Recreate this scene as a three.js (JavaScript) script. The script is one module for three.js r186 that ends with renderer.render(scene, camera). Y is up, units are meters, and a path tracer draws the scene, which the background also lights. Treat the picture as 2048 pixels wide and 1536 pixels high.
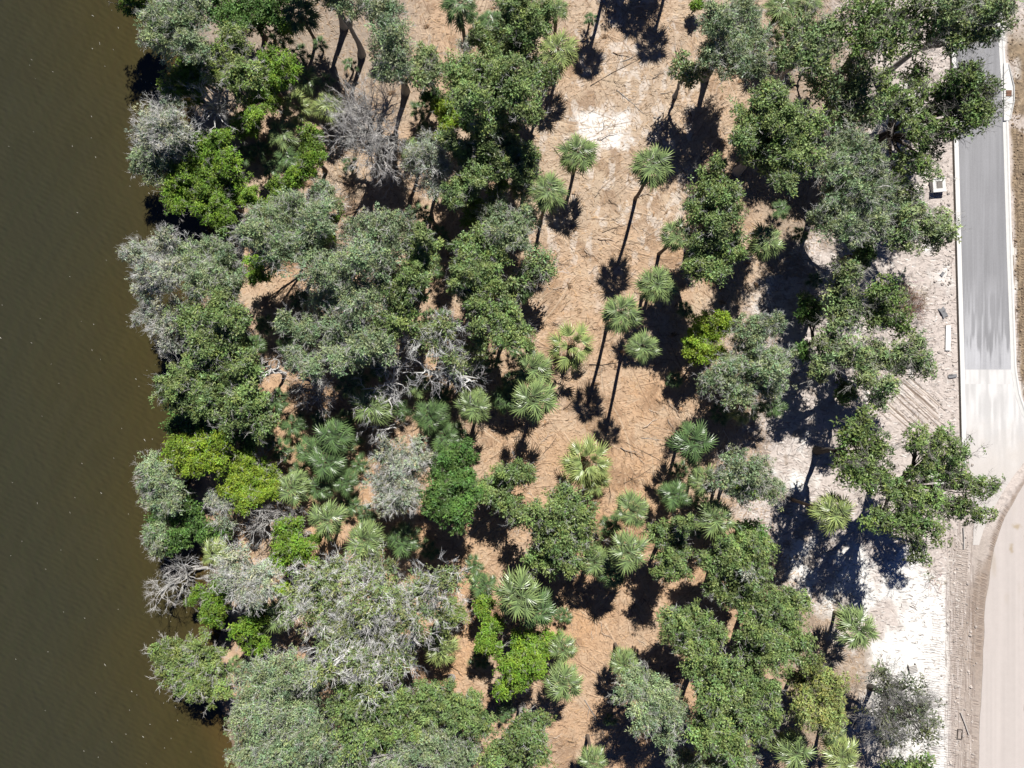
import * as THREE from 'three';
import { mergeGeometries } from 'three/addons/utils/BufferGeometryUtils.js';

// ------------------------------------------------------------------ camera, sky, sun, exposure
const CAM_H = 71, PX = 20;                       // drone height in metres; ground pixels of the 2048 px photograph per metre
const scene = new THREE.Scene();
const camera = new THREE.PerspectiveCamera(2 * Math.atan(38.4 / CAM_H) * 180 / Math.PI, 4 / 3, 1, 600);
camera.position.set(0, CAM_H, 0);
camera.up.set(0, 0, -1);
camera.lookAt(0, 0, 0);

const renderer = new THREE.WebGLRenderer({ antialias: true });
renderer.toneMapping = THREE.LinearToneMapping;
renderer.toneMappingExposure = 1.74;
renderer.shadowMap.enabled = true;

const SUN_DIR = new THREE.Vector3(0.185, 1, -0.835).normalize();
const sun = new THREE.DirectionalLight(new THREE.Color(1.0, 0.965, 0.9), 5.0);
sun.position.copy(SUN_DIR).multiplyScalar(150);
sun.castShadow = true;
sun.shadow.radius = 1;
sun.shadow.mapSize.set(4096, 4096);
Object.assign(sun.shadow.camera, { left: -62, right: 62, top: 55, bottom: -55, near: 10, far: 300 });
scene.add(sun);

{ // clear deep-blue winter sky, paler towards the horizon
  const w = 256, h = 128, d = new Float32Array(w * h * 4);
  for (let r = 0; r < h; r++) for (let c = 0; c < w; c++) {
    const el = ((r + 0.5) / h - 0.5) * Math.PI, s = Math.sin(el), i = (r * w + c) * 4;
    let R, G, B;
    if (s >= 0) { const k = Math.pow(1 - s, 2.6); R = 0.005 + 0.055 * k; G = 0.017 + 0.08 * k; B = 0.075 + 0.12 * k; }
    else { const k = Math.min(1, -s * 8); R = 0.06 + (0.055 - 0.06) * k; G = 0.097 + (0.048 - 0.097) * k; B = 0.195 + (0.035 - 0.195) * k; }
    d[i] = R; d[i + 1] = G; d[i + 2] = B; d[i + 3] = 1;
  }
  const t = new THREE.DataTexture(d, w, h, THREE.RGBAFormat, THREE.FloatType);
  t.mapping = THREE.EquirectangularReflectionMapping; t.magFilter = t.minFilter = THREE.LinearFilter; t.needsUpdate = true;
  scene.background = t; scene.environment = t;
}

// ------------------------------------------------------------------ helpers
const { sin, cos, PI, abs, min, max, floor, sqrt, pow, hypot, atan2 } = Math;
function rngOf(seed) { let a = seed | 0; return () => { a = (a + 0x6d2b79f5) | 0; let t = Math.imul(a ^ (a >>> 15), 1 | a); t = (t + Math.imul(t ^ (t >>> 7), 61 | t)) ^ t; return ((t ^ (t >>> 14)) >>> 0) / 4294967296; }; }
const clamp = (x, a = 0, b = 1) => x < a ? a : x > b ? b : x;
const lerp = (a, b, t) => a + (b - a) * t;
const smooth = (a, b, x) => { const t = clamp((x - a) / (b - a)); return t * t * (3 - 2 * t); };
const LAT = new Float32Array(65536); { const r = rngOf(77); for (let i = 0; i < 65536; i++) LAT[i] = r(); }
function vnoise(x, y) {                           // value noise, 0..1
  const ix = floor(x), iy = floor(y); let fx = x - ix, fy = y - iy;
  fx = fx * fx * (3 - 2 * fx); fy = fy * fy * (3 - 2 * fy);
  const a = ((iy & 255) << 8), b = (((iy + 1) & 255) << 8), c = ix & 255, e = (ix + 1) & 255;
  const u = LAT[a + c], v = LAT[a + e], w = LAT[b + c], z = LAT[b + e];
  return (u + (v - u) * fx) + ((w + (z - w) * fx) - (u + (v - u) * fx)) * fy;
}
const fbm = (x, y, o = 4) => { let s = 0, a = 0.5, t = 0; for (let i = 0; i < o; i++) { s += a * vnoise(x, y); t += a; a *= 0.5; const u = x * 1.62 + y * 1.21 + 17.3; y = y * 1.62 - x * 1.21 + 9.1; x = u; } return s / t; };
const V = (x, y, z) => new THREE.Vector3(x, y, z);
const at = (px, py, y = 0) => { const k = (1 - y / CAM_H) / PX; return V((px - 1024) * k, y, (py - 768) * k); };   // the place, at height y, of a spot of the photograph
function table(rows) { return (t) => { if (t <= rows[0][0]) return rows[0][1]; for (let i = 1; i < rows.length; i++) if (t <= rows[i][0]) { const [a, u] = rows[i - 1], [b, v] = rows[i]; return lerp(u, v, (t - a) / (b - a)); } return rows[rows.length - 1][1]; }; }
const used = {};
function numbered(n) { const k = used[n] = (used[n] ?? -1) + 1; return k ? n + '_' + String(k).padStart(3, '0') : n; }
function shade(o) { o.castShadow = true; o.receiveShadow = true; return o; }
function tag(o, label, category, group) { o.userData.label = label; o.userData.category = category; if (group) o.userData.group = group; return o; }
function thing(name, label, category, pos, group) { const o = new THREE.Group(); o.name = numbered(name); o.position.copy(pos); scene.add(o); return tag(o, label, category, group); }
function part(name, geo, mat, parent) { const m = shade(new THREE.Mesh(geo, mat)); m.name = name; parent.add(m); return m; }
function struct(name, geo, mat) { const m = shade(new THREE.Mesh(geo, mat)); m.name = numbered(name); m.userData.kind = 'structure'; scene.add(m); return m; }

class MB {                                        // collects triangles
  constructor() { this.p = []; this.i = []; this.c = []; this.t = []; }
  v(x, y, z, c = 1, u = 0, w = 0) { this.p.push(x, y, z); this.c.push(c, c, c); this.t.push(u, w); return this.p.length / 3 - 1; }
  tri(a, b, c) { this.i.push(a, b, c); }
  quad(a, b, c, d) { this.i.push(a, b, c, a, c, d); }
  tube(pts, radii, sides, col = 1, wob = 0) {
    let prev = null; const n = pts.length, T = V(), A = V(), B = V(); let len = 0;
    for (let k = 0; k < n; k++) {
      T.subVectors(pts[min(k + 1, n - 1)], pts[max(k - 1, 0)]).normalize();
      if (k) len += pts[k].distanceTo(pts[k - 1]);
      if (!prev) A.set(abs(T.x) > 0.7 ? 0 : 1, 0, abs(T.x) > 0.7 ? 1 : 0); else A.copy(prev);
      A.addScaledVector(T, -A.dot(T)).normalize(); prev = A.clone(); B.crossVectors(T, A);
      const base = this.p.length / 3, r = radii[k];
      for (let s = 0; s <= sides; s++) {
        const a = (s % sides) / sides * 2 * PI, rr = r * (1 + wob * sin(a * 3 + k * 1.7)), x = cos(a) * rr, y = sin(a) * rr;
        this.v(pts[k].x + A.x * x + B.x * y, pts[k].y + A.y * x + B.y * y, pts[k].z + A.z * x + B.z * y, col, s / sides, len);
        if (k && s) { const q = base + s, o = q - sides - 1; this.quad(o - 1, q - 1, q, o); }
      }
    }
    return this;
  }
  build(flat = false) {
    let g = new THREE.BufferGeometry();
    g.setAttribute('position', new THREE.Float32BufferAttribute(this.p, 3));
    g.setAttribute('uv', new THREE.Float32BufferAttribute(this.t, 2));
    g.setAttribute('color', new THREE.Float32BufferAttribute(this.c, 3));
    g.setIndex(this.i);
    if (flat) g = g.toNonIndexed();
    g.computeVertexNormals();
    return g;
  }
}
function canvasTex(cv, srgb, wrapS = THREE.RepeatWrapping, wrapT = wrapS) { const t = new THREE.CanvasTexture(cv); if (srgb) t.colorSpace = THREE.SRGBColorSpace; t.wrapS = wrapS; t.wrapT = wrapT; t.magFilter = THREE.LinearFilter; return t; }
const enc = (x) => { x = clamp(x); return 255 * (x <= 0.0031308 ? 12.92 * x : 1.055 * pow(x, 1 / 2.4) - 0.055); };
const ALB = 0.73;                                 // base colours below are written for exposure 1.27
const css = (r, g, b, a = 1) => `rgba(${enc(r * ALB) | 0},${enc(g * ALB) | 0},${enc(b * ALB) | 0},${a})`;
function canvas(w, h) { const c = document.createElement('canvas'); c.width = w; c.height = h; return c; }

// ------------------------------------------------------------------ ground, water, roads
const shorePx = table([[-300, 300], [0, 322], [100, 345], [200, 372], [260, 372], [330, 395], [400, 425], [450, 436], [500, 432], [560, 400], [640, 378], [720, 372], [800, 376], [900, 372], [1000, 362], [1080, 372], [1140, 402], [1190, 432], [1240, 440], [1290, 415], [1360, 400], [1440, 432], [1536, 455], [1900, 470]]);
const shoreX = (z) => (shorePx(z * PX + 768) - 1024) / PX + 0.8 * (fbm(z * 0.45, 3.3, 3) - 0.5);
const sandPx = table([[-200, 1690], [0, 1690], [250, 1730], [420, 1720], [500, 1600], [620, 1500], [700, 1520], [760, 1580], [830, 1500], [960, 1500], [1060, 1510], [1150, 1560], [1250, 1700], [1340, 1730], [1420, 1700], [1536, 1720], [1800, 1720]]);
const roadL = table([[-400, 1893], [0, 1901], [740, 1921], [960, 1926]]), roadR = table([[-400, 1990], [0, 1995], [200, 2007], [500, 2016], [740, 2025], [790, 2033], [830, 2047], [850, 2062]]);
const haulL = table([[850, 2140], [900, 2095], [950, 2060], [990, 2034], [1030, 2012], [1060, 1999], [1100, 1987], [1150, 1978], [1200, 1972], [1300, 1966], [1400, 1962], [1536, 1957], [2200, 1950]]);   // left edge of the sand road
const WATER_Y = -0.45;
function groundY(x, z) {
  const sd = x - shoreX(z), px = x * PX + 1024;
  const flat = smooth(1780, 1850, px);
  let y = 0.22 * (fbm(x * 0.09 + 5, z * 0.09, 3) - 0.5) + 0.1 * (fbm(x * 0.55, z * 0.55 + 8, 3) - 0.5) + 0.05 * (vnoise(x * 2.3, z * 2.3) - 0.5);
  y *= 1 - flat;
  y -= flat * 0.01;
  const lumps = smooth(1770, 1810, px) * (1 - smooth(1872, 1892, px));
  y += lumps * 0.22 * max(0, fbm(x * 1.6, z * 1.6, 3) - 0.56) * 2;
  const rim = haulL(z * PX + 768) - px; y += 0.13 * smooth(0, 14, rim) * smooth(40, 12, rim) * smooth(900, 960, z * PX + 768) * smooth(1460, 1300, z * PX + 768);
  const east = smooth(2040, 2060, px); y += east * 0.1 * fbm(x * 1.4, z * 0.8, 3);
  if (sd < 4) y = lerp(-1.3, y - 0.25 * (1 - smooth(0, 4, sd)), smooth(-3.2, 2.2, sd));
  return y;
}
const GW = 112, GH = 86, TW = 2048, TH = 1572, TP = TW / GW;              // texture: metres covered, pixels, pixels per metre
{
  const col = canvas(TW, TH), bmp = canvas(TW, TH), cc = col.getContext('2d'), cb = bmp.getContext('2d');
  const im = cc.createImageData(TW, TH), ib = cb.createImageData(TW, TH);
  for (let j = 0; j < TH; j++) for (let i = 0; i < TW; i++) {
    const x = i / TP - GW / 2, z = j / TP - GH / 2, px = x * PX + 1024, py = z * PX + 768, o = (j * TW + i) * 4;
    const nA = fbm(x * 0.16, z * 0.16, 4), nB = fbm(x * 0.7 + 40, z * 0.7, 4), nC = fbm(x * 3.1, z * 3.1 + 11, 3), nD = vnoise(x * 9, z * 9);
    // shredded mulch: pale tan in the north, orange in the south and west
    const rust = clamp(smooth(250, 900, py) * 0.6 + (nA - 0.5) * 1.5 + 0.02 + (px < 900 ? 0.15 : 0));
    let r = lerp(0.44, 0.49, rust), g = lerp(0.335, 0.305, rust), b = lerp(0.245, 0.175, rust);
    const pale = smooth(0.55, 0.72, nB) * lerp(0.6, 0.25, rust);
    r = lerp(r, 0.5, pale); g = lerp(g, 0.39, pale); b = lerp(b, 0.28, pale);
    const soil = smooth(0.6, 0.75, fbm(x * 0.5 + 90, z * 0.5, 3)) * 0.5;
    r = lerp(r, 0.21, soil); g = lerp(g, 0.12, soil); b = lerp(b, 0.065, soil);
    // grey leaf litter under the oaks of the north-west and the east
    const litter = clamp(smooth(330, 90, py) * smooth(900, 760, px) + smooth(1480, 1600, px + 160 * (nA - 0.5)) * 0.75);
    r = lerp(r, 0.3, litter); g = lerp(g, 0.24, litter); b = lerp(b, 0.19, litter);
    // the bare white patch of the clearing
    const ex = (px - 1206) / 62, ey = (py - 262) / 40, bare = smooth(1.25, 0.55, hypot(ex, ey) + (nB - 0.5) * 1.5 + (nC - 0.5) * 0.7);
    r = lerp(r, 0.74, bare); g = lerp(g, 0.72, bare); b = lerp(b, 0.7, bare);
    const ash = smooth(0.56, 0.7, fbm(x * 1.3 + 7, z * 0.8, 4)) * smooth(560, 150, abs(py - 230)) * smooth(260, 120, abs(px - 1220)) * 0.75;
    r = lerp(r, 0.58, ash); g = lerp(g, 0.51, ash); b = lerp(b, 0.45, ash);
    // white sand by the road
    const s0 = sandPx(py) + 150 * (nA - 0.5) + 70 * (nB - 0.5), sand = smooth(-60, 40, px - s0) * smooth(0.2, 0.5, nB + smooth(0, 160, px - s0));
    const pink = smooth(0.42, 0.62, fbm(x * 0.35 + 3, z * 0.22, 4) + 0.25 * smooth(1180, 1000, py) - 0.25 * smooth(1230, 1330, py));
    let sr = lerp(0.76, 0.56, pink), sg = lerp(0.74, 0.49, pink), sb = lerp(0.71, 0.45, pink);
    const m1 = 1 - 0.3 * smooth(0.5, 0.75, nC) * pink; sr *= m1; sg *= m1; sb *= m1;
    const leafy = smooth(0.52, 0.66, fbm(x * 0.8 + 33, z * 0.8, 4)) * 0.7 * smooth(260, 40, px - s0) * smooth(1770, 1720, px);
    sr = lerp(sr, 0.26, leafy); sg = lerp(sg, 0.2, leafy); sb = lerp(sb, 0.155, leafy);
    r = lerp(r, sr, sand); g = lerp(g, sg, sand); b = lerp(b, sb, sand);
    // ruts beside the haul road and the brown fill east of the asphalt
    const rut = smooth(1885, 1905, px) * smooth(1035, 1090, py); r = lerp(r, 0.43, rut); g = lerp(g, 0.37, rut); b = lerp(b, 0.33, rut);
    const rim = haulL(py) - px, rw = lerp(14, 44, smooth(1090, 1200, py)), ridge = smooth(-5, 3, rim) * smooth(rw * 1.3, rw * 0.5, rim + 16 * (nB - 0.5)) * (0.6 + 0.5 * nC) * smooth(900, 980, py) * lerp(1, 0.45, smooth(1280, 1420, py)); r = lerp(r, 0.27, ridge * 0.85); g = lerp(g, 0.205, ridge * 0.85); b = lerp(b, 0.16, ridge * 0.85);
    const palePatch = max(smooth(95, 40, py), smooth(30, 12, abs(py - 140 + 40 * (nB - 0.5))) * smooth(2046, 2030, px), smooth(20, 8, abs(py - 246 + 30 * (nB - 0.5)))) * smooth(0.3, 0.5, nC + 0.1), fill = smooth(roadR(py) + 8, roadR(py) + 18, px + 14 * (nB - 0.5)) * (1 - 0.85 * palePatch) * smooth(870, 830, py);
    const fn = 0.6 + 0.8 * nC; r = lerp(r, 0.25 * fn, fill); g = lerp(g, 0.185 * fn, fill); b = lerp(b, 0.12 * fn, fill);
    // wet mud on the bank
    const sd = x - shoreX(z), wet = smooth(2.6, 0.2, sd + (nB - 0.5) * 2);
    r = lerp(r, 0.085, wet); g = lerp(g, 0.06, wet); b = lerp(b, 0.036, wet);
    const k = ALB * (0.8 + 0.28 * nC + 0.16 * nD) * (0.94 + 0.12 * LAT[(i * 7 + j * 131) & 65535]);
    im.data[o] = enc(r * k); im.data[o + 1] = enc(g * k); im.data[o + 2] = enc(b * k); im.data[o + 3] = 255;
    const hgt = 90 + 70 * (nC - 0.5) + 40 * (nD - 0.5) + 60 * (nB - 0.5);
    ib.data[o] = ib.data[o + 1] = ib.data[o + 2] = hgt; ib.data[o + 3] = 255;
  }
  cc.putImageData(im, 0, 0); cb.putImageData(ib, 0, 0);
  const R = rngOf(4001), cx = (px) => ((px - 1024) / PX + GW / 2) * TP, cy = (py) => ((py - 768) / PX + GH / 2) * TP;
  // strands of bark, needles and straw, with the small hollow that each one leaves beside it
  const stroke = (ctx, x, y, a, l, w, style, bend = 0) => { ctx.strokeStyle = style; ctx.lineWidth = w; ctx.beginPath(); const ux = cos(a) * l / 2, uy = sin(a) * l / 2; ctx.moveTo(x - ux, y - uy); ctx.quadraticCurveTo(x - uy * bend, y + ux * bend, x + ux, y + uy); ctx.stroke(); };
  for (let n = 0; n < 60000; n++) {
    const px = 480 + R() * 1250, py = -90 + R() * 1720; if (px > sandPx(py) + 40) continue;
    const sweep = (vnoise(px * 0.006, py * 0.006) - 0.2) * 4.5, a = sweep + (R() - 0.5) * 2.6, l = (2 + R() * R() * 14), q = R();
    const st = q < 0.42 ? css(0.16, 0.085, 0.04, 0.45) : q < 0.8 ? css(0.56, 0.43, 0.3, 0.5) : css(0.5, 0.3, 0.14, 0.5);
    stroke(cc, cx(px), cy(py), a, l, 0.7 + R() * 0.9, st, (R() - 0.5) * 0.9);
    stroke(cb, cx(px), cy(py), a, l, 1 + R(), q < 0.42 ? 'rgba(30,30,30,0.6)' : 'rgba(220,220,220,0.6)', 0);
  }
  for (let n = 0; n < 1000; n++) {                  // longer sticks and scraped furrows
    const px = 640 + R() * 860, py = -60 + R() * 1660; if (px > sandPx(py)) continue;
    const a = (vnoise(px * 0.004 + 9, py * 0.004) - 0.3) * 5 + (R() - 0.5) * 0.5, l = 12 + R() * 38;
    stroke(cc, cx(px), cy(py), a, l, 0.8 + R() * 1.1, R() < 0.55 ? css(0.17, 0.1, 0.055, 0.4) : css(0.62, 0.5, 0.38, 0.45), (R() - 0.5) * 0.5);
    stroke(cb, cx(px), cy(py), a, l, 1.6, R() < 0.5 ? 'rgba(20,20,20,0.7)' : 'rgba(235,235,235,0.7)', 0);
  }
  for (let n = 0; n < 210; n++) {                   // scraped arcs left by the clearing machine
    const px = 900 + R() * 560, py = -40 + R() * 1500; if (px > sandPx(py) - 60) continue;
    const a = (vnoise(px * 0.003 + 2, py * 0.003) - 0.4) * 5 + (R() - 0.5) * 0.35, l = 45 + R() * 110, bd = (R() - 0.5) * 0.5;
    stroke(cc, cx(px), cy(py), a, l, 1 + R() * 1.3, R() < 0.6 ? css(0.2, 0.125, 0.075, 0.38) : css(0.62, 0.53, 0.43, 0.4), bd);
    stroke(cb, cx(px), cy(py), a, l, 2, R() < 0.6 ? 'rgba(10,10,10,0.6)' : 'rgba(240,240,240,0.6)', bd);
  }
  for (let n = 0; n < 9000; n++) {                  // scraps and scuffs in the sand
    const px = 1500 + R() * 420, py = R() * 1536; if (px < sandPx(py) - 20 || R() < 0.6 * smooth(1230, 1290, py) * smooth(1850, 1830, px)) continue;
    const a = R() < 0.6 ? 0.1 + (R() - 0.5) * 0.9 : R() * 6.3, l = 2 + R() * 9;
    stroke(cc, cx(px), cy(py), a, l, 0.7 + R(), R() < 0.62 ? css(0.2, 0.16, 0.135, 0.55) : css(0.8, 0.78, 0.75, 0.6), (R() - 0.5));
    stroke(cb, cx(px), cy(py), a, l, 1.5, R() < 0.6 ? 'rgba(15,15,15,0.8)' : 'rgba(240,240,240,0.8)', 0);
  }
  for (let n = 0; n < 78; n++) {                    // raked bundle of furrows beside the end of the asphalt
    const t = R(), px = lerp(1740, 1880, t) + (R() - 0.5) * 60, py = lerp(760, 850, t) + (R() - 0.5) * 120, l = 20 + R() * 85;
    if (px > 1908) continue;
    stroke(cc, cx(px), cy(py), 0.74 + (R() - 0.5) * 0.14, l, 0.8 + R() * 1.4, R() < 0.7 ? css(0.17, 0.12, 0.09, 0.7) : css(0.68, 0.6, 0.54, 0.8));
    stroke(cb, cx(px), cy(py), 0.74, l, 2, 'rgba(5,5,5,0.8)');
  }
  const track = (x0, y0, x1, y1, gauge, wid, dark, n) => { // cleat marks of a tracked machine
    const dx = x1 - x0, dy = y1 - y0, L = hypot(dx, dy), ux = dx / L, uy = dy / L;
    for (const s of [-1, 1]) for (let d = 0; d < L; d += n) {
      const w = (R() - 0.5) * 2, px = x0 + ux * d - uy * s * gauge / 2 + w, py = y0 + uy * d + ux * s * gauge / 2 + w; if (R() < 0.2) continue;
      stroke(cc, cx(px), cy(py), atan2(uy, ux) + PI / 2 + 0.15, wid * 0.92, 1.1, dark, 0.15);
      stroke(cb, cx(px), cy(py), atan2(uy, ux) + PI / 2 + 0.15, wid * 0.92, 1.6, 'rgba(10,10,10,0.85)', 0.15);
    }
  };
  track(1890, 1230, 1886, 1560, 34, 18, css(0.33, 0.28, 0.26, 0.55), 4.6);
  track(1868, 1290, 1876, 1560, 26, 15, css(0.42, 0.37, 0.34, 0.5), 5);
  for (let py = 930; py < 1560; py += 2.9) for (const [o, w] of py < 1120 ? [[6, 11]] : [[10, 13], [24, 9]]) { if (R() < 0.18 + 0.5 * smooth(1200, 1380, py) || vnoise(py * 0.03, o) < 0.3) continue; const px = haulL(py) - o + (R() - 0.5) * 3, a = atan2(3.6, haulL(py + 3.6) - haulL(py)) + PI / 2; stroke(cc, cx(px), cy(py), a + 0.2, w * (0.6 + 0.35 * R()), 1, css(0.11, 0.075, 0.055, 0.55), 0.15); stroke(cb, cx(px), cy(py), a + 0.2, w * 0.92, 1.7, 'rgba(10,10,10,0.9)', 0.15); }
  track(1925, 1100, 1912, 1420, 12, 12, css(0.22, 0.17, 0.14, 0.55), 4.2);
  for (let n = 0; n < 240; n++) { const px = 1888 + R() * 62, py = 1020 + R() * 530; stroke(cc, cx(px), cy(py), PI / 2 + (R() - 0.5) * 0.12, 8 + R() * 40, 0.8 + R(), R() < 0.6 ? css(0.2, 0.16, 0.14, 0.5) : css(0.62, 0.56, 0.53, 0.5)); stroke(cb, cx(px), cy(py), PI / 2, 10 + R() * 30, 1.4, 'rgba(10,10,10,0.7)'); }
  for (const x of [2036, 2048, 2062]) track(x, 270, x + 8, 760, 12, 8, css(0.1, 0.068, 0.04, 0.65), 5);
  for (let n = 0; n < 260; n++) { const px = 2022 + R() * 60, py = 70 + R() * 720, w = py > 265; stroke(cc, cx(px), cy(py), w ? PI / 2 + (R() - 0.5) * 0.1 : R() * 6.28, (w ? 14 : 4) + R() * 22, 0.8 + R() * 1.4, R() < 0.6 ? css(0.09, 0.06, 0.038, 0.6) : css(0.42, 0.34, 0.25, 0.5), (R() - 0.5) * 0.3); stroke(cb, cx(px), cy(py), w ? PI / 2 : R() * 6.28, 8 + R() * 18, 1.8, 'rgba(10,10,10,0.7)'); }
  track(1830, 640, 1850, 700, 30, 20, css(0.36, 0.3, 0.27, 0.5), 5);
  const g = new THREE.BufferGeometry(), xs = [], zs = [];
  const axis = (a, lo, hi, out, st) => { for (let x = -out; x < lo; x += 6) a.push(x); for (let x = lo; x < hi; x += st) a.push(x); for (let x = hi; x <= out; x += 6) a.push(x); };
  axis(xs, -40, 57, 0, 0.3); while (xs.length && xs[0] < -40) xs.shift(); for (let x = 57; x <= 200; x += 8) xs.push(x);
  axis(zs, -43, 43, 190, 0.3);
  const P = [], U = [], I = [];
  for (const z of zs) for (const x of xs) { P.push(x, groundY(x, z), z); U.push((x + GW / 2) / GW, 1 - (z + GH / 2) / GH); }
  const nx = xs.length;
  for (let j = 0; j + 1 < zs.length; j++) for (let i = 0; i + 1 < nx; i++) { const q = j * nx + i; I.push(q, q + nx, q + 1, q + 1, q + nx, q + nx + 1); }
  g.setAttribute('position', new THREE.Float32BufferAttribute(P, 3)); g.setAttribute('uv', new THREE.Float32BufferAttribute(U, 2)); g.setIndex(I); g.computeVertexNormals();
  const mr = THREE.MirroredRepeatWrapping;
  struct('ground', g, new THREE.MeshStandardMaterial({ name: 'mulch and sand', map: canvasTex(col, true, mr), bumpMap: canvasTex(bmp, false, mr), bumpScale: 0.11, roughness: 0.95 }));
}
{ // river: turbid brown water, olive offshore, warmer over the shallows
  const w = 512, h = 1024, c = canvas(w, h), k = c.getContext('2d'), im = k.createImageData(w, h), X0 = -56, X1 = -26;
  for (let j = 0; j < h; j++) for (let i = 0; i < w; i++) {
    const x = lerp(X0, X1, (i + 0.5) / w), z = -43 + 86 * (j + 0.5) / h, o = (j * w + i) * 4, sd = shoreX(z) - x, n = fbm(x * 0.12, z * 0.08, 4) - 0.5;
    const sh = smooth(19, 1, sd + n * 7), sh2 = smooth(2.5, 0, sd + n * 3);
    let r = lerp(0.039, 0.055, sh), g = lerp(0.038, 0.045, sh), b = lerp(0.022, 0.0165, sh);
    r = lerp(r, 0.075, sh2); g = lerp(g, 0.052, sh2); b = lerp(b, 0.017, sh2);
    const m = ALB * (1 + 0.14 * (fbm(x * 1.1 + z * 0.5, (z - x * 0.4) * 0.25, 3) - 0.5));
    im.data[o] = enc(r * m); im.data[o + 1] = enc(g * m); im.data[o + 2] = enc(b * m); im.data[o + 3] = 255;
  }
  k.putImageData(im, 0, 0);
  const N = 1024, M = 12, bm = canvas(N, N), kb = bm.getContext('2d'), ibm = kb.createImageData(N, N);   // 12 m tile of ripples
  const wave = []; { const R = rngOf(99); for (let q = 0; q < 26; q++) { const th = 0.5 + (R() - 0.5) * 1.5, l = 0.3 + R() * R() * 1.4, kx = Math.round(cos(th) * M / l), ky = Math.round(-sin(th) * M / l); wave.push([kx, ky, R() * 6.28, pow(l, 0.9)]); } }
  for (let j = 0; j < N; j++) for (let i = 0; i < N; i++) {
    let s = 0; for (const [kx, ky, ph, a] of wave) s += a * sin(2 * PI * (kx * i + ky * j) / N + ph);
    const o = (j * N + i) * 4, v = clamp(128 + s * 15, 0, 255); ibm.data[o] = ibm.data[o + 1] = ibm.data[o + 2] = v; ibm.data[o + 3] = 255;
  }
  kb.putImageData(ibm, 0, 0);
  const g = new THREE.BufferGeometry(), xs = [-260, -56, -22], P = [], U = [];
  for (const z of [-200, 200]) for (const x of xs) { P.push(x, WATER_Y, z); U.push((x - X0) / (X1 - X0), 1 - (z + 43) / 86); }
  g.setAttribute('position', new THREE.Float32BufferAttribute(P, 3)); g.setAttribute('uv', new THREE.Float32BufferAttribute(U, 2));
  g.setIndex([0, 3, 1, 1, 3, 4, 1, 4, 2, 2, 4, 5]); g.computeVertexNormals();
  const map = canvasTex(c, true, THREE.ClampToEdgeWrapping, THREE.MirroredRepeatWrapping), bump = canvasTex(bm, false); bump.repeat.set((X1 - X0) / M, 86 / M);
  struct('water', g, new THREE.MeshPhysicalMaterial({ name: 'turbid water', map, bumpMap: bump, bumpScale: 0.05, roughness: 0.12, ior: 1.33 }));
  // small pale flecks painted in place of sun glints on the ripples
  const R = rngOf(55), f = new MB();
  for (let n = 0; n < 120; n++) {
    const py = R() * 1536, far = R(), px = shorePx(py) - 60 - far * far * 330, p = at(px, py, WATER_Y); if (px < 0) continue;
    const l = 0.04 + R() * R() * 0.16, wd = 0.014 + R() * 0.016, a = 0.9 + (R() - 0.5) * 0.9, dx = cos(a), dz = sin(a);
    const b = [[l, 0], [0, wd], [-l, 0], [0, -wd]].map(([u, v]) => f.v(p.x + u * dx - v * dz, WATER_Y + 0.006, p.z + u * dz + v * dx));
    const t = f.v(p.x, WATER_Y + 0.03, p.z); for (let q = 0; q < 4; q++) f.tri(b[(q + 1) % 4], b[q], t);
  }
  const fm = shade(new THREE.Mesh(f.build(true), new THREE.MeshStandardMaterial({ name: 'painted_glint', color: new THREE.Color().setRGB(0.4, 0.385, 0.35), roughness: 0.6 })));
  fm.name = 'painted_glints'; fm.userData.kind = 'stuff'; tag(fm, 'small white foam flecks drifting on the brown water', 'painted_glint'); scene.add(fm);
}
// road edges in photograph pixels, by row
function strip(yTop, rows, uvw) {               // a sheet between two edges; rows: [py, pxLeft, pxRight]
  const P = [], U = [], I = [], n = 8;
  rows.forEach(([py, a, b], j) => { for (let i = 0; i <= n; i++) { const p = at(lerp(a, b, i / n), py); P.push(p.x, yTop, p.z); U.push(p.x / uvw, -p.z / uvw); if (j && i) { const q = j * (n + 1) + i; I.push(q - n - 2, q - 1, q - n - 1, q - n - 1, q - 1, q); } } });
  const g = new THREE.BufferGeometry(); g.setAttribute('position', new THREE.Float32BufferAttribute(P, 3)); g.setAttribute('uv', new THREE.Float32BufferAttribute(U, 2)); g.setIndex(I); g.computeVertexNormals(); return g;
}
function pavementTex(seed, base, fn, size = 1024, metres = 32) {
  const c = canvas(size, size), k = c.getContext('2d'), im = k.createImageData(size, size);
  for (let j = 0; j < size; j++) for (let i = 0; i < size; i++) { const x = i / size * metres, z = j / size * metres, o = (j * size + i) * 4, m = fn(x, z, i, j); for (let q = 0; q < 3; q++) im.data[o + q] = enc(ALB * base[q] * (Array.isArray(m) ? m[q] : m)); im.data[o + 3] = 255; }
  k.putImageData(im, 0, 0); return canvasTex(c, true);
}
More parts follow.
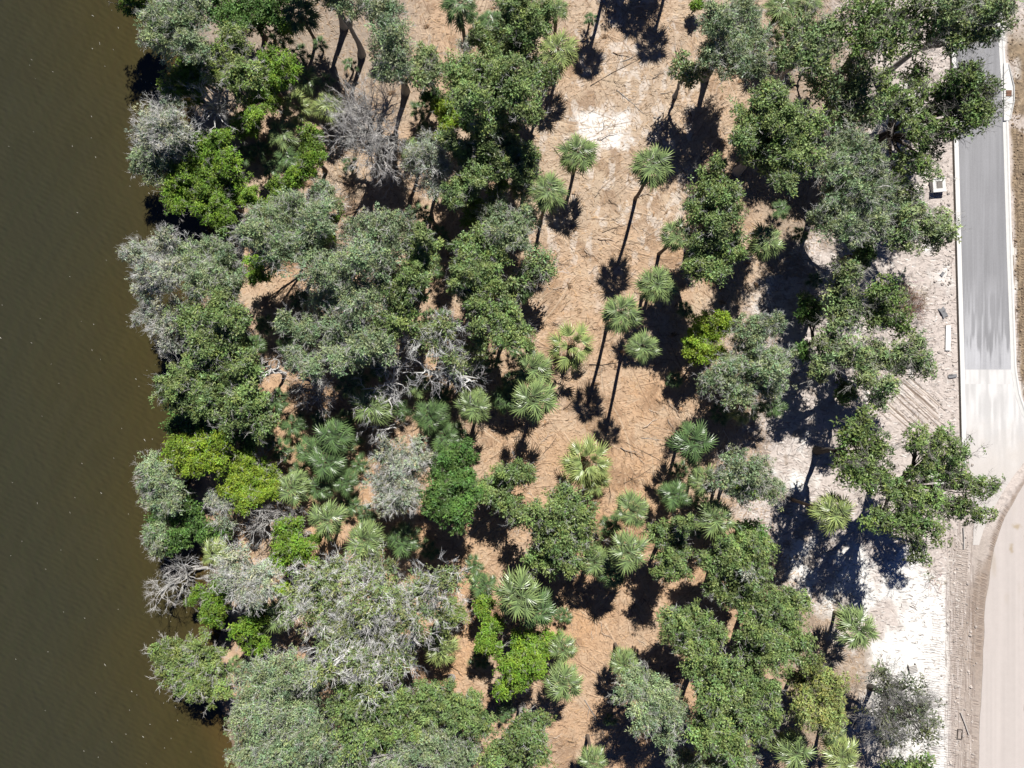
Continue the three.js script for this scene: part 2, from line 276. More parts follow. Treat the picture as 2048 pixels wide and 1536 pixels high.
{
  const asp = pavementTex(1, [0.275, 0.275, 0.29], (x, z, i, j) => (0.75 + 0.15 * (vnoise(x * 1.5, z * 0.06) + vnoise(x * 4.1, z * 0.11 + 9)) + 0.12 * vnoise(x * 9, z * 0.35) + 0.2 * (fbm(x * 0.5, z * 0.25, 3) - 0.5) + 0.16 * (LAT[(i * 31 + j * 517) & 65535] - 0.5)) * (1 + 0.75 * smooth(27, 38.6, z) * smooth(0.35, 0.8, vnoise(x * 6, z * 0.5) + 0.5 * smooth(35, 38.6, z))), 1024, 40);
  const rows = []; for (let py = -500; py <= 739; py += 40) rows.push([min(py, 739), roadL(py) + 7, roadR(py) - 2]); rows.push([739, roadL(739) + 7, roadR(739) - 2]);
  struct('asphalt_road', strip(0.02, rows, 40), new THREE.MeshStandardMaterial({ name: 'dusty asphalt', map: asp, roughness: 0.9 }));
  const con = pavementTex(2, [0.62, 0.605, 0.6], (x, z, i, j) => { const zz = z > 25 ? z - 36 : z, d = smooth(0.3, 0.75, 0.5 * vnoise(x * 4, z * 0.4 + 2) + 0.5 * fbm(x * 1.3, z * 0.5, 4)), k = smooth(2, 9, zz + 4 * (fbm(x, z, 3) - 0.5)), m = lerp(1.1 - 0.24 * d, 0.86 + 0.12 * fbm(x * 1.4, z * 0.4, 3), k) * (0.95 + 0.1 * LAT[(i * 31 + j * 517) & 65535]); return [m, m * lerp(1, 0.955, k), m * lerp(1, 0.91, k)]; }, 1024, 36);
  const ap = []; for (let py = 739; py <= 830; py += 13) ap.push([py, roadL(py) + 7, roadR(py) - 2]); ap.push([850, roadL(850) + 8, 2060]); for (let py = 880; py <= 1090; py += 15) ap.push([py, lerp(1932, 1948, smooth(880, 1090, py)) + 8 * (vnoise(py * 0.05, 3) - 0.5), haulL(py) - 4]);
  struct('concrete_apron', strip(0.016, ap, 36), new THREE.MeshStandardMaterial({ name: 'sandy concrete', map: con, roughness: 0.9 }));
  const dirt = pavementTex(3, [0.505, 0.455, 0.43], (x, z, i, j) => { const e1 = hypot((x - 50.5) / 0.7, (z - 14.2) / 0.5), e2 = hypot((x - 49.9) / 0.35, (z - 16.4) / 0.8), st = smooth(0.66, 0.8, fbm(x * 0.5 + 4, z * 0.16, 3)) * 0.4 + 0.9 * (smooth(1.2, 0.3, e1 + vnoise(x * 4, z * 4) * 0.5) + smooth(1.2, 0.3, e2 + vnoise(x * 4, z * 4) * 0.5)); const m = 0.9 + 0.1 * vnoise(x * 1.3, z * 0.05) + 0.09 * vnoise(x * 4.7, z * 0.09) + 0.06 * fbm(x * 2, z * 2, 3) + 0.05 * (LAT[(i * 31 + j * 517) & 65535] - 0.5); return [m * (1 - st * 0.25), m * (1 - st * 0.33), m * (1 - st * 0.5)]; }, 1024, 60);
  
  const hr = []; for (let py = 880; py <= 2200; py += py < 1540 ? 12 : 80) hr.push([py, haulL(py) + 5 * (fbm(py * 0.03, 4, 3) - 0.5), 2300]);
  struct('dirt_road', strip(0.012, hr, 60), new THREE.MeshStandardMaterial({ name: 'packed sand road', map: dirt, roughness: 0.95 }));
  // brown wet patches and rippled wheel marks at its edge
  const curbMat = new THREE.MeshStandardMaterial({ name: 'new concrete kerb', map: pavementTex(4, [0.73, 0.72, 0.7], (x, z, i, j) => 0.9 + 0.14 * fbm(x * 3, z * 3, 3) + 0.08 * (LAT[(i * 13 + j * 711) & 65535] - 0.5), 256, 6), roughness: 0.85 });
  const kerb = (name, edge, y0, y1, side, w, label) => {
    // kerb profile swept along the road edge: gutter pan, face, rounded top, back
    const prof = [[0, 0], [0, 0.03], [w * 0.5, 0.035], [w * 0.62, 0.12], [w * 0.7, 0.14], [w * 0.96, 0.14], [w, 0.12], [w, -0.1]], P = [], U = [], I = [], rowsN = [];
    for (let py = y0; py < y1; py += 14) rowsN.push(py); rowsN.push(y1);
    rowsN.forEach((py, j) => { const p = at(edge(py), py), q = at(edge(py + 1), py + 1), t = q.sub(p).normalize(), nx = side * t.z, nz = -side * t.x;
      prof.forEach(([a, h], i) => { P.push(p.x + nx * a, h, p.z + nz * a); U.push(a / 6 + h / 6, -p.z / 6); if (j && i) { const m = prof.length, d = j * m + i; I.push(...(side > 0 ? [d - m - 1, d - 1, d - m, d - m, d - 1, d] : [d - m - 1, d - m, d - 1, d - 1, d - m, d])); } }); });
    const g = new THREE.BufferGeometry(); g.setAttribute('position', new THREE.Float32BufferAttribute(P, 3)); g.setAttribute('uv', new THREE.Float32BufferAttribute(U, 2)); g.setIndex(I); g.computeVertexNormals();
    const m = shade(new THREE.Mesh(g, curbMat)); m.name = numbered(name); scene.add(m); tag(m, label, 'kerb', 'kerbs of the asphalt road'); return m;
  };
  kerb('concrete_kerb', (py) => roadL(py) + 8, -500, 930, -1, 0.5, 'straight white concrete kerb along the tree side of the asphalt');
  kerb('concrete_kerb', (py) => roadR(py) - 3, -500, 838, 1, 0.5, 'white concrete kerb curving away where the asphalt ends, beside the brown fill');
  // thin dark strip along the back of the left kerb
  const b = new MB(), pts = []; for (let py = 100; py <= 880; py += 30) { const p = at(roadL(py) - 3.5, py); pts.push(V(p.x, 0.03, p.z)); }
  b.tube(pts, pts.map(() => 0.045), 4); const fb = shade(new THREE.Mesh(b.build(true), new THREE.MeshStandardMaterial({ name: 'dark brown strip', color: new THREE.Color().setRGB(0.066, 0.05, 0.037), roughness: 0.9 })));
  fb.name = 'dark_kerb_strip'; scene.add(fb); tag(fb, 'thin dark timber form board left along the back of the straight kerb', 'edge_strip');
}
// ------------------------------------------------------------------ foliage materials and sprays
const lin = (r, g, b) => new THREE.Color().setRGB(r * ALB, g * ALB, b * ALB);
const leafMat = new THREE.MeshPhysicalMaterial({ name: 'leaves', color: '#ffffff', vertexColors: true, roughness: 0.85, specularIntensity: 0.6, clearcoat: 0.5, clearcoatRoughness: 0.38, side: THREE.DoubleSide, transmission: 0.15, thickness: 0 });
const twigMat = new THREE.MeshStandardMaterial({ name: 'bare twigs', color: '#ffffff', vertexColors: true, roughness: 0.9 });
const barkTex = (() => { const c = canvas(128, 256), k = c.getContext('2d'), im = k.createImageData(128, 256); for (let j = 0; j < 256; j++) for (let i = 0; i < 128; i++) { const o = (j * 128 + i) * 4, v = 0.62 + 0.5 * fbm(i * 0.22, j * 0.05, 4) + 0.12 * LAT[i * 77 + j * 3 & 65535]; im.data[o] = im.data[o + 1] = im.data[o + 2] = enc(v * 0.8); im.data[o + 3] = 255; } k.putImageData(im, 0, 0); return canvasTex(c, true); })();
const barkMat = (n, r, g, b) => new THREE.MeshStandardMaterial({ name: n, color: lin(r, g, b), map: barkTex, bumpMap: barkTex, bumpScale: 0.03, roughness: 0.95 });
const BARK = { brown: barkMat('brown bark', 0.17, 0.125, 0.095), grey: barkMat('grey bark', 0.48, 0.46, 0.44), white: barkMat('bleached bark', 0.8, 0.79, 0.77), dark: barkMat('dark bark', 0.085, 0.07, 0.06), palm: barkMat('palm trunk', 0.2, 0.15, 0.115) };

function leaf(m, o, d, n, L, W, c, fold = 0.25) {     // one leaf: two faces folded along the midrib; o base, d direction, n upper side
  const s = V().crossVectors(d, n).normalize(), mid = o.clone().addScaledVector(d, L * 0.45).addScaledVector(n, -W * fold), tip = o.clone().addScaledVector(d, L).addScaledVector(n, -L * 0.12);
  const a = mid.clone().addScaledVector(s, W / 2).addScaledVector(n, W * fold), b = mid.clone().addScaledVector(s, -W / 2).addScaledVector(n, W * fold);
  const i0 = m.v(o.x, o.y, o.z, c), i1 = m.v(a.x, a.y, a.z, c), i2 = m.v(tip.x, tip.y, tip.z, c * 1.06), i3 = m.v(b.x, b.y, b.z, c);
  m.tri(i0, i2, i1); m.tri(i0, i3, i2);
}
const rv = (R) => { for (;;) { const v = V(R() * 2 - 1, R() * 2 - 1, R() * 2 - 1), l = v.length(); if (l > 0.05 && l < 1) return v.divideScalar(l); } };
function sprayLeafy(seed, n, L, W, rad, flat, twiglets) {
  const R = rngOf(seed), m = new MB();
  for (let t = 0; t < twiglets; t++) {
    const az = (t + R() * 0.6) / twiglets * 2 * PI, el = lerp(0.75, 0.12, flat) + (R() - 0.4) * 0.5, dir = V(cos(az) * cos(el), sin(el), sin(az) * cos(el));
    const end = dir.clone().multiplyScalar(rad * (0.7 + R() * 0.45));
    for (let k = 0; k < n; k++) {
      const f = 0.25 + 0.75 * (k + R() * 0.7) / n, o = end.clone().multiplyScalar(f), d = dir.clone().multiplyScalar(0.75).add(rv(R)).normalize();
      const up = V(0, 1, 0).addScaledVector(rv(R), 0.62).normalize();
      leaf(m, o, d, up, L * (0.7 + R() * 0.55), W * (0.75 + R() * 0.5), 0.72 + R() * 0.56);
    }
  }
  return m.build(true);
}
function sprayTwig(seed, n, len, r0, spread) {
  const R = rngOf(seed), m = new MB();
  const grow = (o, d, L, r, lvl) => {
    const pts = [o.clone()], rad = [r], p = o.clone(), dd = d.clone(), st = lvl ? 2 : 3;
    for (let k = 0; k < st; k++) { dd.addScaledVector(rv(R), 0.32).normalize(); p.addScaledVector(dd, L / st); pts.push(p.clone()); rad.push(r * (1 - 0.75 * (k + 1) / st)); }
    m.tube(pts, rad, 3, 0.8 + R() * 0.4);
    if (lvl < 2) for (let q = 0; q < (lvl ? 3 : n); q++) { const f = 0.25 + 0.75 * R(), i = min(st - 1, floor(f * st)), b = pts[i].clone().lerp(pts[i + 1], f * st - i); grow(b, d.clone().addScaledVector(rv(R), spread).normalize(), L * (0.35 + R() * 0.3), r * 0.6, lvl + 1); }
  };
  grow(V(0, 0, 0), V(0, 1, 0), len, r0, 0);
  return m.build(false);
}
const SPRAY = {
  oak: [11, 12, 13].map((s) => sprayLeafy(s, 5, 0.22, 0.095, 0.34, 0.4, 4)),
  fine: [21, 22, 23].map((s) => sprayLeafy(s, 8, 0.15, 0.075, 0.3, 0.85, 5)),
  loose: [31, 32, 33].map((s) => sprayLeafy(s, 5, 0.21, 0.095, 0.4, 0.2, 4)),
  sparse: [36, 37].map((s) => sprayLeafy(s, 5, 0.26, 0.12, 0.42, 0.45, 4)),
  grey: [41, 42, 43].map((s) => sprayLeafy(s, 5, 0.24, 0.075, 0.38, 0.25, 4)),
  twig: [51, 52, 53, 54].map((s) => sprayTwig(s, 5, 0.8, 0.014, 0.8)),
  longtwig: [61, 62, 63, 64].map((s) => sprayTwig(s, 6, 1.3, 0.018, 0.75)),
};
// kinds of tree: leaf sprays [shape, colour, sprays per clump], twigs the same way, bark, clumps per square metre, clump size
const KIND = {
  oak:      { leaf: ['oak', lin(0.215, 0.31, 0.09), 12], twig: ['twig', lin(0.55, 0.54, 0.52), 0.9], bark: 'grey', dens: 2.2, cr: 0.46 },
  dark:     { leaf: ['oak', lin(0.11, 0.225, 0.04), 13], twig: ['twig', lin(0.2, 0.17, 0.13), 0.4], bark: 'brown', dens: 2.1, cr: 0.46 },
  silver:   { leaf: ['grey', lin(0.28, 0.37, 0.18), 10], twig: ['twig', lin(0.68, 0.67, 0.64), 2.4], bark: 'grey', dens: 2.2, cr: 0.48, limb: 1.3 },
  frost:    { leaf: ['grey', lin(0.38, 0.43, 0.28), 6], twig: ['twig', lin(0.8, 0.79, 0.77), 5], bark: 'white', dens: 1.7, cr: 0.5, limb: 1.4 },
  ghost:    { leaf: ['loose', lin(0.24, 0.31, 0.11), 6], twig: ['longtwig', lin(0.82, 0.81, 0.79), 1.8], bark: 'white', dens: 1.4, cr: 0.6, limb: 2 },
  bare:     { leaf: null, twig: ['longtwig', lin(0.66, 0.64, 0.62), 2.3], bark: 'grey', dens: 1.25, cr: 0.6, limb: 1.6 },
  snag:     { leaf: null, twig: ['longtwig', lin(0.74, 0.73, 0.73), 1.3], bark: 'white', dens: 0.9, cr: 0.5, limb: 2.2 },
  bright:   { leaf: ['fine', lin(0.19, 0.33, 0.025), 13], twig: ['twig', lin(0.5, 0.48, 0.44), 0.6], bark: 'brown', dens: 2.1, cr: 0.4 },
  lime:     { leaf: ['fine', lin(0.27, 0.4, 0.025), 14], twig: ['twig', lin(0.5, 0.47, 0.43), 0.5], bark: 'brown', dens: 2.2, cr: 0.42 },
  shrubmix: { leaf: ['fine', lin(0.24, 0.33, 0.085), 11], twig: ['twig', lin(0.72, 0.7, 0.67), 2.2], bark: 'grey', dens: 2, cr: 0.45 },
  yellow:   { leaf: ['oak', lin(0.3, 0.35, 0.1), 12], twig: ['twig', lin(0.5, 0.45, 0.35), 1.0], bark: 'brown', dens: 2, cr: 0.5 },
  airy:     { leaf: ['sparse', lin(0.165, 0.25, 0.062), 5.2], twig: ['longtwig', lin(0.3, 0.28, 0.26), 0.7], bark: 'dark', dens: 1.6, cr: 0.7, limb: 1.5 },
  airygrey: { leaf: ['sparse', lin(0.22, 0.3, 0.112), 6.5], twig: ['longtwig', lin(0.5, 0.48, 0.45), 0.8], bark: 'grey', dens: 1.75, cr: 0.62, limb: 1.3 },
  smoke:    { leaf: ['sparse', lin(0.14, 0.175, 0.075), 3], twig: ['longtwig', lin(0.33, 0.32, 0.31), 3.4], bark: 'dark', dens: 1.3, cr: 0.6 },
};
const q4 = new THREE.Quaternion(), UP = V(0, 1, 0), m4 = new THREE.Matrix4();
let treeSeed = 1000, SPRAYS = 0;
function sprays(name, geos, mat, list, parent) {       // list of [position, direction, spin, scale, colour]; one instanced mesh
  if (!list.length) return;
  const R = rngOf(list.length * 13 + treeSeed), big = geos[floor(R() * geos.length)];
  const im = new THREE.InstancedMesh(big, mat, list.length);
  list.forEach(([p, d, spin, s, c], i) => { q4.setFromUnitVectors(UP, d).multiply(new THREE.Quaternion().setFromAxisAngle(UP, spin)); m4.compose(p, q4, V(s, s * 0.95, s)); im.setMatrixAt(i, m4); im.setColorAt(i, c); });
  im.name = name; im.userData.kind = 'stuff'; shade(im); parent.add(im); SPRAYS += list.length; return im;
}
// one tree: blobs are the lobes of its crown as [px, py, radius px, drop below the top in m] in the photograph
function tree(name, kind, h, blobs, label, category = 'tree', opt = {}) {
  if (name === 'oak_tree' && h >= 7) h *= 1.27; else if (h > 4.5) h *= 1.1;
  const R = rngOf(treeSeed += 37), K = KIND[kind], lobes = [], dens = opt.dens ?? 1;
  let sx = 0, sz = 0, sw = 0;
  for (const [px, py, r, drop] of blobs) {
    const top = h - (drop ?? R() * min(3, h * 0.26)), y0 = top, Rm = r * (1 - y0 / CAM_H) / PX, Vm = max(0.5, Rm * (opt.flat ?? 0.95)), y = max(0.5, top - Vm * 0.8);
    const c = at(px, py, y); lobes.push({ c, R: Rm, V: Vm }); sx += c.x * Rm * Rm; sz += c.z * Rm * Rm; sw += Rm * Rm;
  }
  const base = V(sx / sw + (R() - 0.5) * 0.8 + (opt.lean?.[0] ?? 0), 0, sz / sw + (R() - 0.5) * 0.8 + (opt.lean?.[1] ?? 0));
  base.y = groundY(base.x, base.z) - 0.15;
  const t = thing(name, label, category, base, opt.group);
  const rel = (v) => v.clone().sub(base), leaves = [], twigs = [];
  const girth = clamp(0.05 + h * 0.02 + sqrt(sw) * 0.025, 0.05, 0.42), forkH = h * (opt.fork ?? 0.42), mid = V(sx / sw, 0, sz / sw);
  const fork = V(lerp(base.x, mid.x, 0.6), base.y + forkH, lerp(base.z, mid.z, 0.6));
  const bole = []; for (let k = 0; k <= 5; k++) { const f = k / 5, p = base.clone().lerp(fork, f); p.x += sin(f * 4 + R()) * 0.12; p.z += cos(f * 3 + R()) * 0.12; bole.push(rel(p)); }
  const tm = new MB().tube(bole, bole.map((_, k) => girth * (1.35 - 0.45 * min(1, k / 1.5) - 0.08 * k)), 8, 1, 0.08);
  part('trunk', tm.build(), BARK[K.bark], t);
  const tint = (c, j, k) => { const f = k * (0.78 + R() * 0.44); return new THREE.Color(c.r * f * (1 + (R() - 0.5) * j), c.g * f, c.b * f * (1 + (R() - 0.5) * j)); };
  for (const lobe of lobes) {
    const m = new MB(), { c } = lobe, far = fork.distanceTo(c);
    const ctrl = fork.clone().lerp(c, 0.5).add(V((R() - 0.5) * far * 0.3, min(1.2, far * 0.16) * (K.limb ? 1.3 : 0.5), (R() - 0.5) * far * 0.3)), pts = [], rad = [];
    for (let k = 0; k <= 6; k++) { const f = k / 6, p = fork.clone().multiplyScalar((1 - f) * (1 - f)).addScaledVector(ctrl, 2 * f * (1 - f)).addScaledVector(c, f * f); if (k && k < 6) p.addScaledVector(rv(R), 0.1); pts.push(p); rad.push(lerp(girth * 0.62, 0.05 * (K.limb ?? 1), pow(f, 0.8))); }
    m.tube(pts.map(rel), rad, 5);
    const bareish = K.limb ?? 1, high = K.limb > 1.35, n = max(3, Math.round(lobe.R * lobe.R * 3.6 * K.dens * dens + 1.5)), lobeTint = 0.86 + R() * 0.28;
    for (let k = 0; k < n; k++) {
      const az = k * 2.39996 + R() * 0.9, sy = lerp(high ? 0.1 : -0.35, 1, pow(R(), 0.8)), ring = sqrt(1 - sy * sy), f = pow(R(), 0.35) * (0.72 + 0.42 * vnoise(az * 1.3 + c.x, sy * 2 + c.z));
      const p = c.clone().add(V(cos(az) * ring * lobe.R * f, sy * lobe.V * f, sin(az) * ring * lobe.R * f)), out = p.clone().sub(c).normalize();
      const from = pts[2 + floor(R() * 5)], bend = from.clone().lerp(p, 0.55).add(V((R() - 0.5) * 0.5, high ? 0.2 : -0.1, (R() - 0.5) * 0.5));
      m.tube([from, bend, p].map(rel), [0.045 * bareish, 0.03 * bareish, 0.012 * bareish], 4);
      const cr = K.cr * (0.65 + R() * 0.6) * clamp(lobe.R / 1.3, 0.55, 1.1), clumpTint = lobeTint * (0.7 + R() * 0.56);
      if (K.leaf) for (let s = 0, S = max(2, Math.round(K.leaf[2] * (0.7 + R() * 0.6))); s < S; s++) {
        const o = rv(R), f = pow(R(), 0.55) * (R() < 0.22 ? 1.5 : 1.12), q = bend.clone().lerp(p, f), rr = cr * (0.35 + 0.55 * R()) * (R() < 0.15 ? 1.7 : 1), d = V(o.x * 0.8 + out.x * 0.6, abs(o.y) * 0.5 + 0.85, o.z * 0.8 + out.z * 0.6).normalize();
        leaves.push([rel(V(q.x + o.x * rr, q.y + o.y * rr * 0.5, q.z + o.z * rr)), d, R() * 6.28, 0.7 + R() * 0.55, tint(K.leaf[1], 0.4, clumpTint)]);
      }
      let tw = K.twig[2] * (0.6 + R() * 0.8); tw = floor(tw) + (R() < tw % 1 ? 1 : 0);
      for (let s = 0; s < tw; s++) { const o = rv(R), on = R() < 0.5 ? bend.clone().lerp(p, R()) : p; twigs.push([rel(on.clone().addScaledVector(o, cr * 0.35 * R())), V(out.x + o.x * 0.9, out.y * 0.7 + 0.25 + o.y * 0.6, out.z + o.z * 0.9).normalize(), R() * 6.28, (K.leaf ? 0.8 : 0.75) + R() * 0.5, tint(K.twig[1], 0.06, 0.95)]); }
    }
    part('limb', m.build(), BARK[K.bark], t);
  }
  if (K.leaf) sprays('crown', SPRAY[K.leaf[0]], leafMat, leaves, t);
  sprays('twigs', SPRAY[K.twig[0]], twigMat, twigs, t);
  return t;
}

// ------------------------------------------------------------------ palms
const frondMat = new THREE.MeshPhysicalMaterial({ name: 'palm leaf', color: lin(1, 1, 1), vertexColors: true, roughness: 0.85, specularIntensity: 0.6, clearcoat: 0.8, clearcoatRoughness: 0.35, side: THREE.DoubleSide, transmission: 0.18, thickness: 0 });
const deadFrondMat = new THREE.MeshStandardMaterial({ name: 'dry palm leaf', color: lin(0.3, 0.2, 0.12), vertexColors: true, roughness: 0.95, side: THREE.DoubleSide });
function frondGeo(seed, droop, rgb, bend = 0.3, len = 0.95, fan = 1.6) { // a fan leaf along +z: stalk, arching rib, and folded leaflets with drooping tips
  const R = rngOf(seed), m = new MB(), cols = [];
  const stalk = []; for (let k = 0; k <= 4; k++) { const f = k / 4; stalk.push(V(0, 0.12 * sin(f * PI) - 0.12 * f * f * droop, f * len)); }
  m.tube(stalk, stalk.map((_, k) => 0.03 - 0.004 * k), 3, 1); while (cols.length < m.p.length / 3) cols.push([0.11, 0.13, 0.045]);
  const cb = cos(bend), sb = sin(bend);
  const n = 12, o0 = stalk[4];
  for (let k = 0; k < n; k++) {
    const u = (k + 0.5) / n * 2 - 1, a = u * fan + (R() - 0.5) * 0.12, rib = (1 - abs(u)) * 0.38, o = V(0, o0.y - rib * rib * 0.9 * droop, o0.z + rib);
    const L = (1.12 - 0.34 * u * u) * (0.88 + R() * 0.2) - rib * 0.35, w = 0.062, dx = sin(a), dz = cos(a), lift = 0.16 * abs(sin(a)) * (0.6 + R() * 0.5);
    const tint = 0.35 + R() * 1.15, s = [];
    for (let j = 0; j <= 3; j++) {
      const f = j / 3, y = o.y + lift * f - droop * (0.1 * f + 0.42 * f * f * f) * L, ww = w * [0.5, 1, 0.6, 0.04][j], cx = o.x + dx * L * f, cz = o.z + dz * L * f, fold = ww * 0.55;
      s.push([[cx + dz * ww, y + fold, cz - dx * ww], [cx, y, cz], [cx - dz * ww, y + fold, cz + dx * ww]].map(([x, yy, z]) => { const Y = yy - o0.y, Z = z - o0.z, i = m.v(x, o0.y + Y * cb - Z * sb, o0.z + Z * cb + Y * sb); const g = tint * (0.85 + 0.35 * f); cols.push([rgb[0] * g * (1 + 0.35 * f), rgb[1] * g * (1 + 0.12 * f), rgb[2] * g]); return i; }));
      if (j) { const [p, q] = [s[j - 1], s[j]]; m.quad(p[0], p[1], q[1], q[0]); m.quad(p[1], p[2], q[2], q[1]); }
    }
  }
  m.c = cols.flat();
  return m.build(true);
}
const PALM = { green: [0.175, 0.27, 0.095], deep: [0.09, 0.175, 0.055], fresh: [0.235, 0.325, 0.105] };  // deep: the shade under the trees is put into the leaf colour
const FRONDS = {}; for (const k in PALM) FRONDS[k] = [[0.35, 1, 1.0, 0.45, 2.0], [0.5, 2, 0.65, 0.75, 1.6], [0.75, 3, 0.4, 0.95, 1.4], [1.0, 4, 0.3, 1.05, 1.35]].map(([d, s, bend, len, fan]) => frondGeo(300 + s + k.length * 10, d, PALM[k], bend, len, fan));
const DEAD = [1.6, 2.0].map((d, i) => frondGeo(350 + i, d, [1, 0.95, 0.85]));
// a palm: crown centre in the photograph, crown radius in pixels, height of the crown's heart; loose = long stalks and few leaves
function palm(px, py, r, h, label, opt = {}) {
  const R = rngOf(treeSeed += 41), heart = at(px, py, h), low = h < 2.4, base = heart.clone(); base.x += (R() - 0.5) * 0.06 * h + (opt.lean?.[0] ?? 0); base.z += (R() - 0.5) * 0.06 * h + (opt.lean?.[1] ?? 0); base.y = groundY(base.x, base.z) - 0.1;
  const t = thing(low ? 'palmetto' : 'palm_tree', label, low ? 'palmetto' : 'palm tree', base, opt.group);
  const top = heart.clone().sub(base), pts = [], rad = [];
  for (let k = 0; k <= 8; k++) { const f = k / 8; pts.push(V(top.x * f * f * 0.6 + top.x * f * 0.4 + 0.05 * sin(f * 5), (top.y - 0.25) * f, top.z * f * f * 0.6 + top.z * f * 0.4)); rad.push((low ? 0.1 : 0.17) * (1 + 0.25 * (f < 0.1 ? 1 : 0) + (f > 0.8 ? 0.25 : 0) + 0.05 * sin(k * 2.1))); }
  part(low ? 'stem' : 'trunk', new MB().tube(pts, rad, 8, 1, 0.06).build(), BARK.palm, t);
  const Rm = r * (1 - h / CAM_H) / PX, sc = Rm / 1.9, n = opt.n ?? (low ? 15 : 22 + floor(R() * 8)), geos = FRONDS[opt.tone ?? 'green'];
  for (let k = 0; k < n; k++) {
    const f = (k + 0.5) / n, el = lerp(1.5, low ? 0.05 : -0.5, pow(f, 0.8)) + (R() - 0.5) * 0.3, az = k * 2.39996 + (R() - 0.5) * 0.45;
    const g = geos[opt.star ? 3 : clamp(floor(f * 3.2 + R() * 0.9), 0, 3)], s = sc * (0.86 + R() * 0.26) * (f < 0.2 ? 0.85 : 1);
    const fr = part('frond', g, frondMat, t); fr.position.copy(top); fr.rotation.set(-el, az, (R() - 0.5) * 0.5, 'YXZ'); fr.scale.set(s * (opt.thin ?? 1), s, s * (opt.reach ?? 1));
  }
  for (let k = 0; k < (opt.dead ?? (low ? 0 : 2 + floor(R() * 7))); k++) { const fr = part('dry_frond', DEAD[k % 2], deadFrondMat, t); fr.position.copy(top).y -= 0.15; fr.rotation.set(0.75 + R() * 0.45, R() * 6.28, (R() - 0.5) * 0.6, 'YXZ'); fr.scale.setScalar(sc * 0.8); }
  return t;
}
// ------------------------------------------------------------------ trees of the shore (north to south)
tree('shore_tree', 'bright', 5, [[262, 8, 22], [288, 16, 22]], 'small bright green tree at the very top of the river bank');
tree('oak_tree', 'silver', 9, [[325, 45, 44], [370, 40, 50], [345, 92, 40], [388, 95, 36], [305, 75, 24], [395, 20, 36]], 'grey-green oak leaning over the water at the top of the shore');
tree('leafy_tree', 'dark', 6.5, [[440, 15, 40], [500, 30, 45], [545, 18, 38], [470, 50, 28]], 'dark green leafy tree at the top edge behind the grey-green shore oak');
tree('leafy_tree', 'bright', 4.5, [[468, 28, 20], [570, 52, 22]], 'bright green bush poking out of the dark trees at the top left');
tree('shore_tree', 'bright', 6, [[370, 150, 38], [360, 178, 34], [415, 132, 40], [395, 180, 26]], 'bright green tree at the water above the dead white branches');
tree('leafy_tree', 'shrubmix', 7.5, [[462, 115, 46], [490, 155, 48], [470, 80, 32], [440, 150, 32]], 'olive green tree with grey twigs in the middle of the bright shore trees');
tree('shore_tree', 'bright', 7, [[542, 135, 42], [562, 160, 32], [530, 190, 34], [575, 135, 22], [512, 235, 26]], 'bright green tree right of the olive one, beside the shaded grey clearing');
tree('shore_tree', 'lime', 5, [[528, 196, 20], [545, 203, 14]], 'small patch-like lime bush below the bright shore trees');
tree('bare_tree', 'snag', 6.5, [[427, 207, 55], [400, 195, 40], [455, 200, 40], [430, 230, 34]], 'dead tree of bleached white branches between bright green shore trees', 'tree', { fork: 0.3 });
tree('shore_tree', 'bright', 4, [[496, 248, 28], [505, 228, 20]], 'low bright green bush right of the bleached dead branches');
tree('bare_tree', 'frost', 7.5, [[327, 250, 50], [350, 265, 48], [305, 275, 38], [365, 285, 34], [325, 290, 40], [340, 225, 32]], 'round frosty grey leafless-looking tree leaning over the water in the upper left');
tree('oak_tree', 'silver', 5.5, [[285, 322, 28], [318, 322, 34], [345, 320, 28], [305, 345, 22]], 'grey-green lower tree under the frosty round one at the water');
tree('shore_tree', 'bright', 6.5, [[430, 300, 42], [455, 322, 32], [405, 328, 30], [440, 275, 24]], 'bright green feathery tree below the bleached dead branches');
tree('shore_tree', 'bright', 5.5, [[365, 352, 34], [350, 385, 30], [410, 365, 38], [352, 410, 22]], 'bright green tree overhanging the water above the muddy inlet');
tree('shore_tree', 'bright', 6, [[430, 412, 46], [450, 440, 30], [480, 372, 34], [500, 392, 22], [420, 385, 30]], 'bright green tree with grey twigs on the bank right of the muddy inlet');
tree('leafy_tree', 'bright', 6, [[620, 272, 26], [626, 310, 28], [612, 342, 24]], 'tall narrow bright green tree left of the big bare grey one');
tree('shore_tree', 'bright', 5, [[562, 375, 26], [590, 352, 24], [533, 422, 24], [560, 402, 24]], 'bright green thicket above the pale oaks of the left centre');
tree('oak_tree', 'silver', 6, [[652, 385, 28], [662, 405, 24], [640, 410, 18]], 'small grey-green tree on the edge of the orange ground left of the centre top');
tree('oak_tree', 'silver', 9, [[540, 455, 54], [600, 440, 46], [640, 440, 36], [560, 500, 46], [510, 470, 36], [620, 490, 44], [585, 400, 24]], 'large pale grey-green oak left of the centre, north of the frosted pair');
tree('leafy_tree', 'bright', 5, [[650, 470, 22], [662, 440, 18], [505, 530, 22], [515, 555, 18]], 'bright green undergrowth showing between the pale oaks');
tree('oak_tree', 'frost', 7.5, [[280, 510, 32], [300, 545, 36], [330, 500, 38], [335, 560, 44], [305, 580, 34], [330, 470, 20]], 'frosty white-twigged oak reaching furthest over the river');
tree('oak_tree', 'silver', 7, [[375, 520, 44], [405, 565, 44], [440, 545, 42], [465, 575, 32], [450, 510, 30], [420, 490, 22]], 'grey-green oak right behind the frosty one over the river');
tree('bare_tree', 'frost', 6.5, [[318, 630, 28], [340, 655, 36], [345, 690, 28], [292, 632, 24], [365, 620, 30]], 'pale twiggy tree at the water just south of the frosty oak');
tree('oak_tree', 'oak', 8, [[395, 640, 46], [445, 620, 42], [420, 690, 48], [470, 680, 36], [460, 640, 36]], 'green oak on the bank south of the frosty riverside oak');
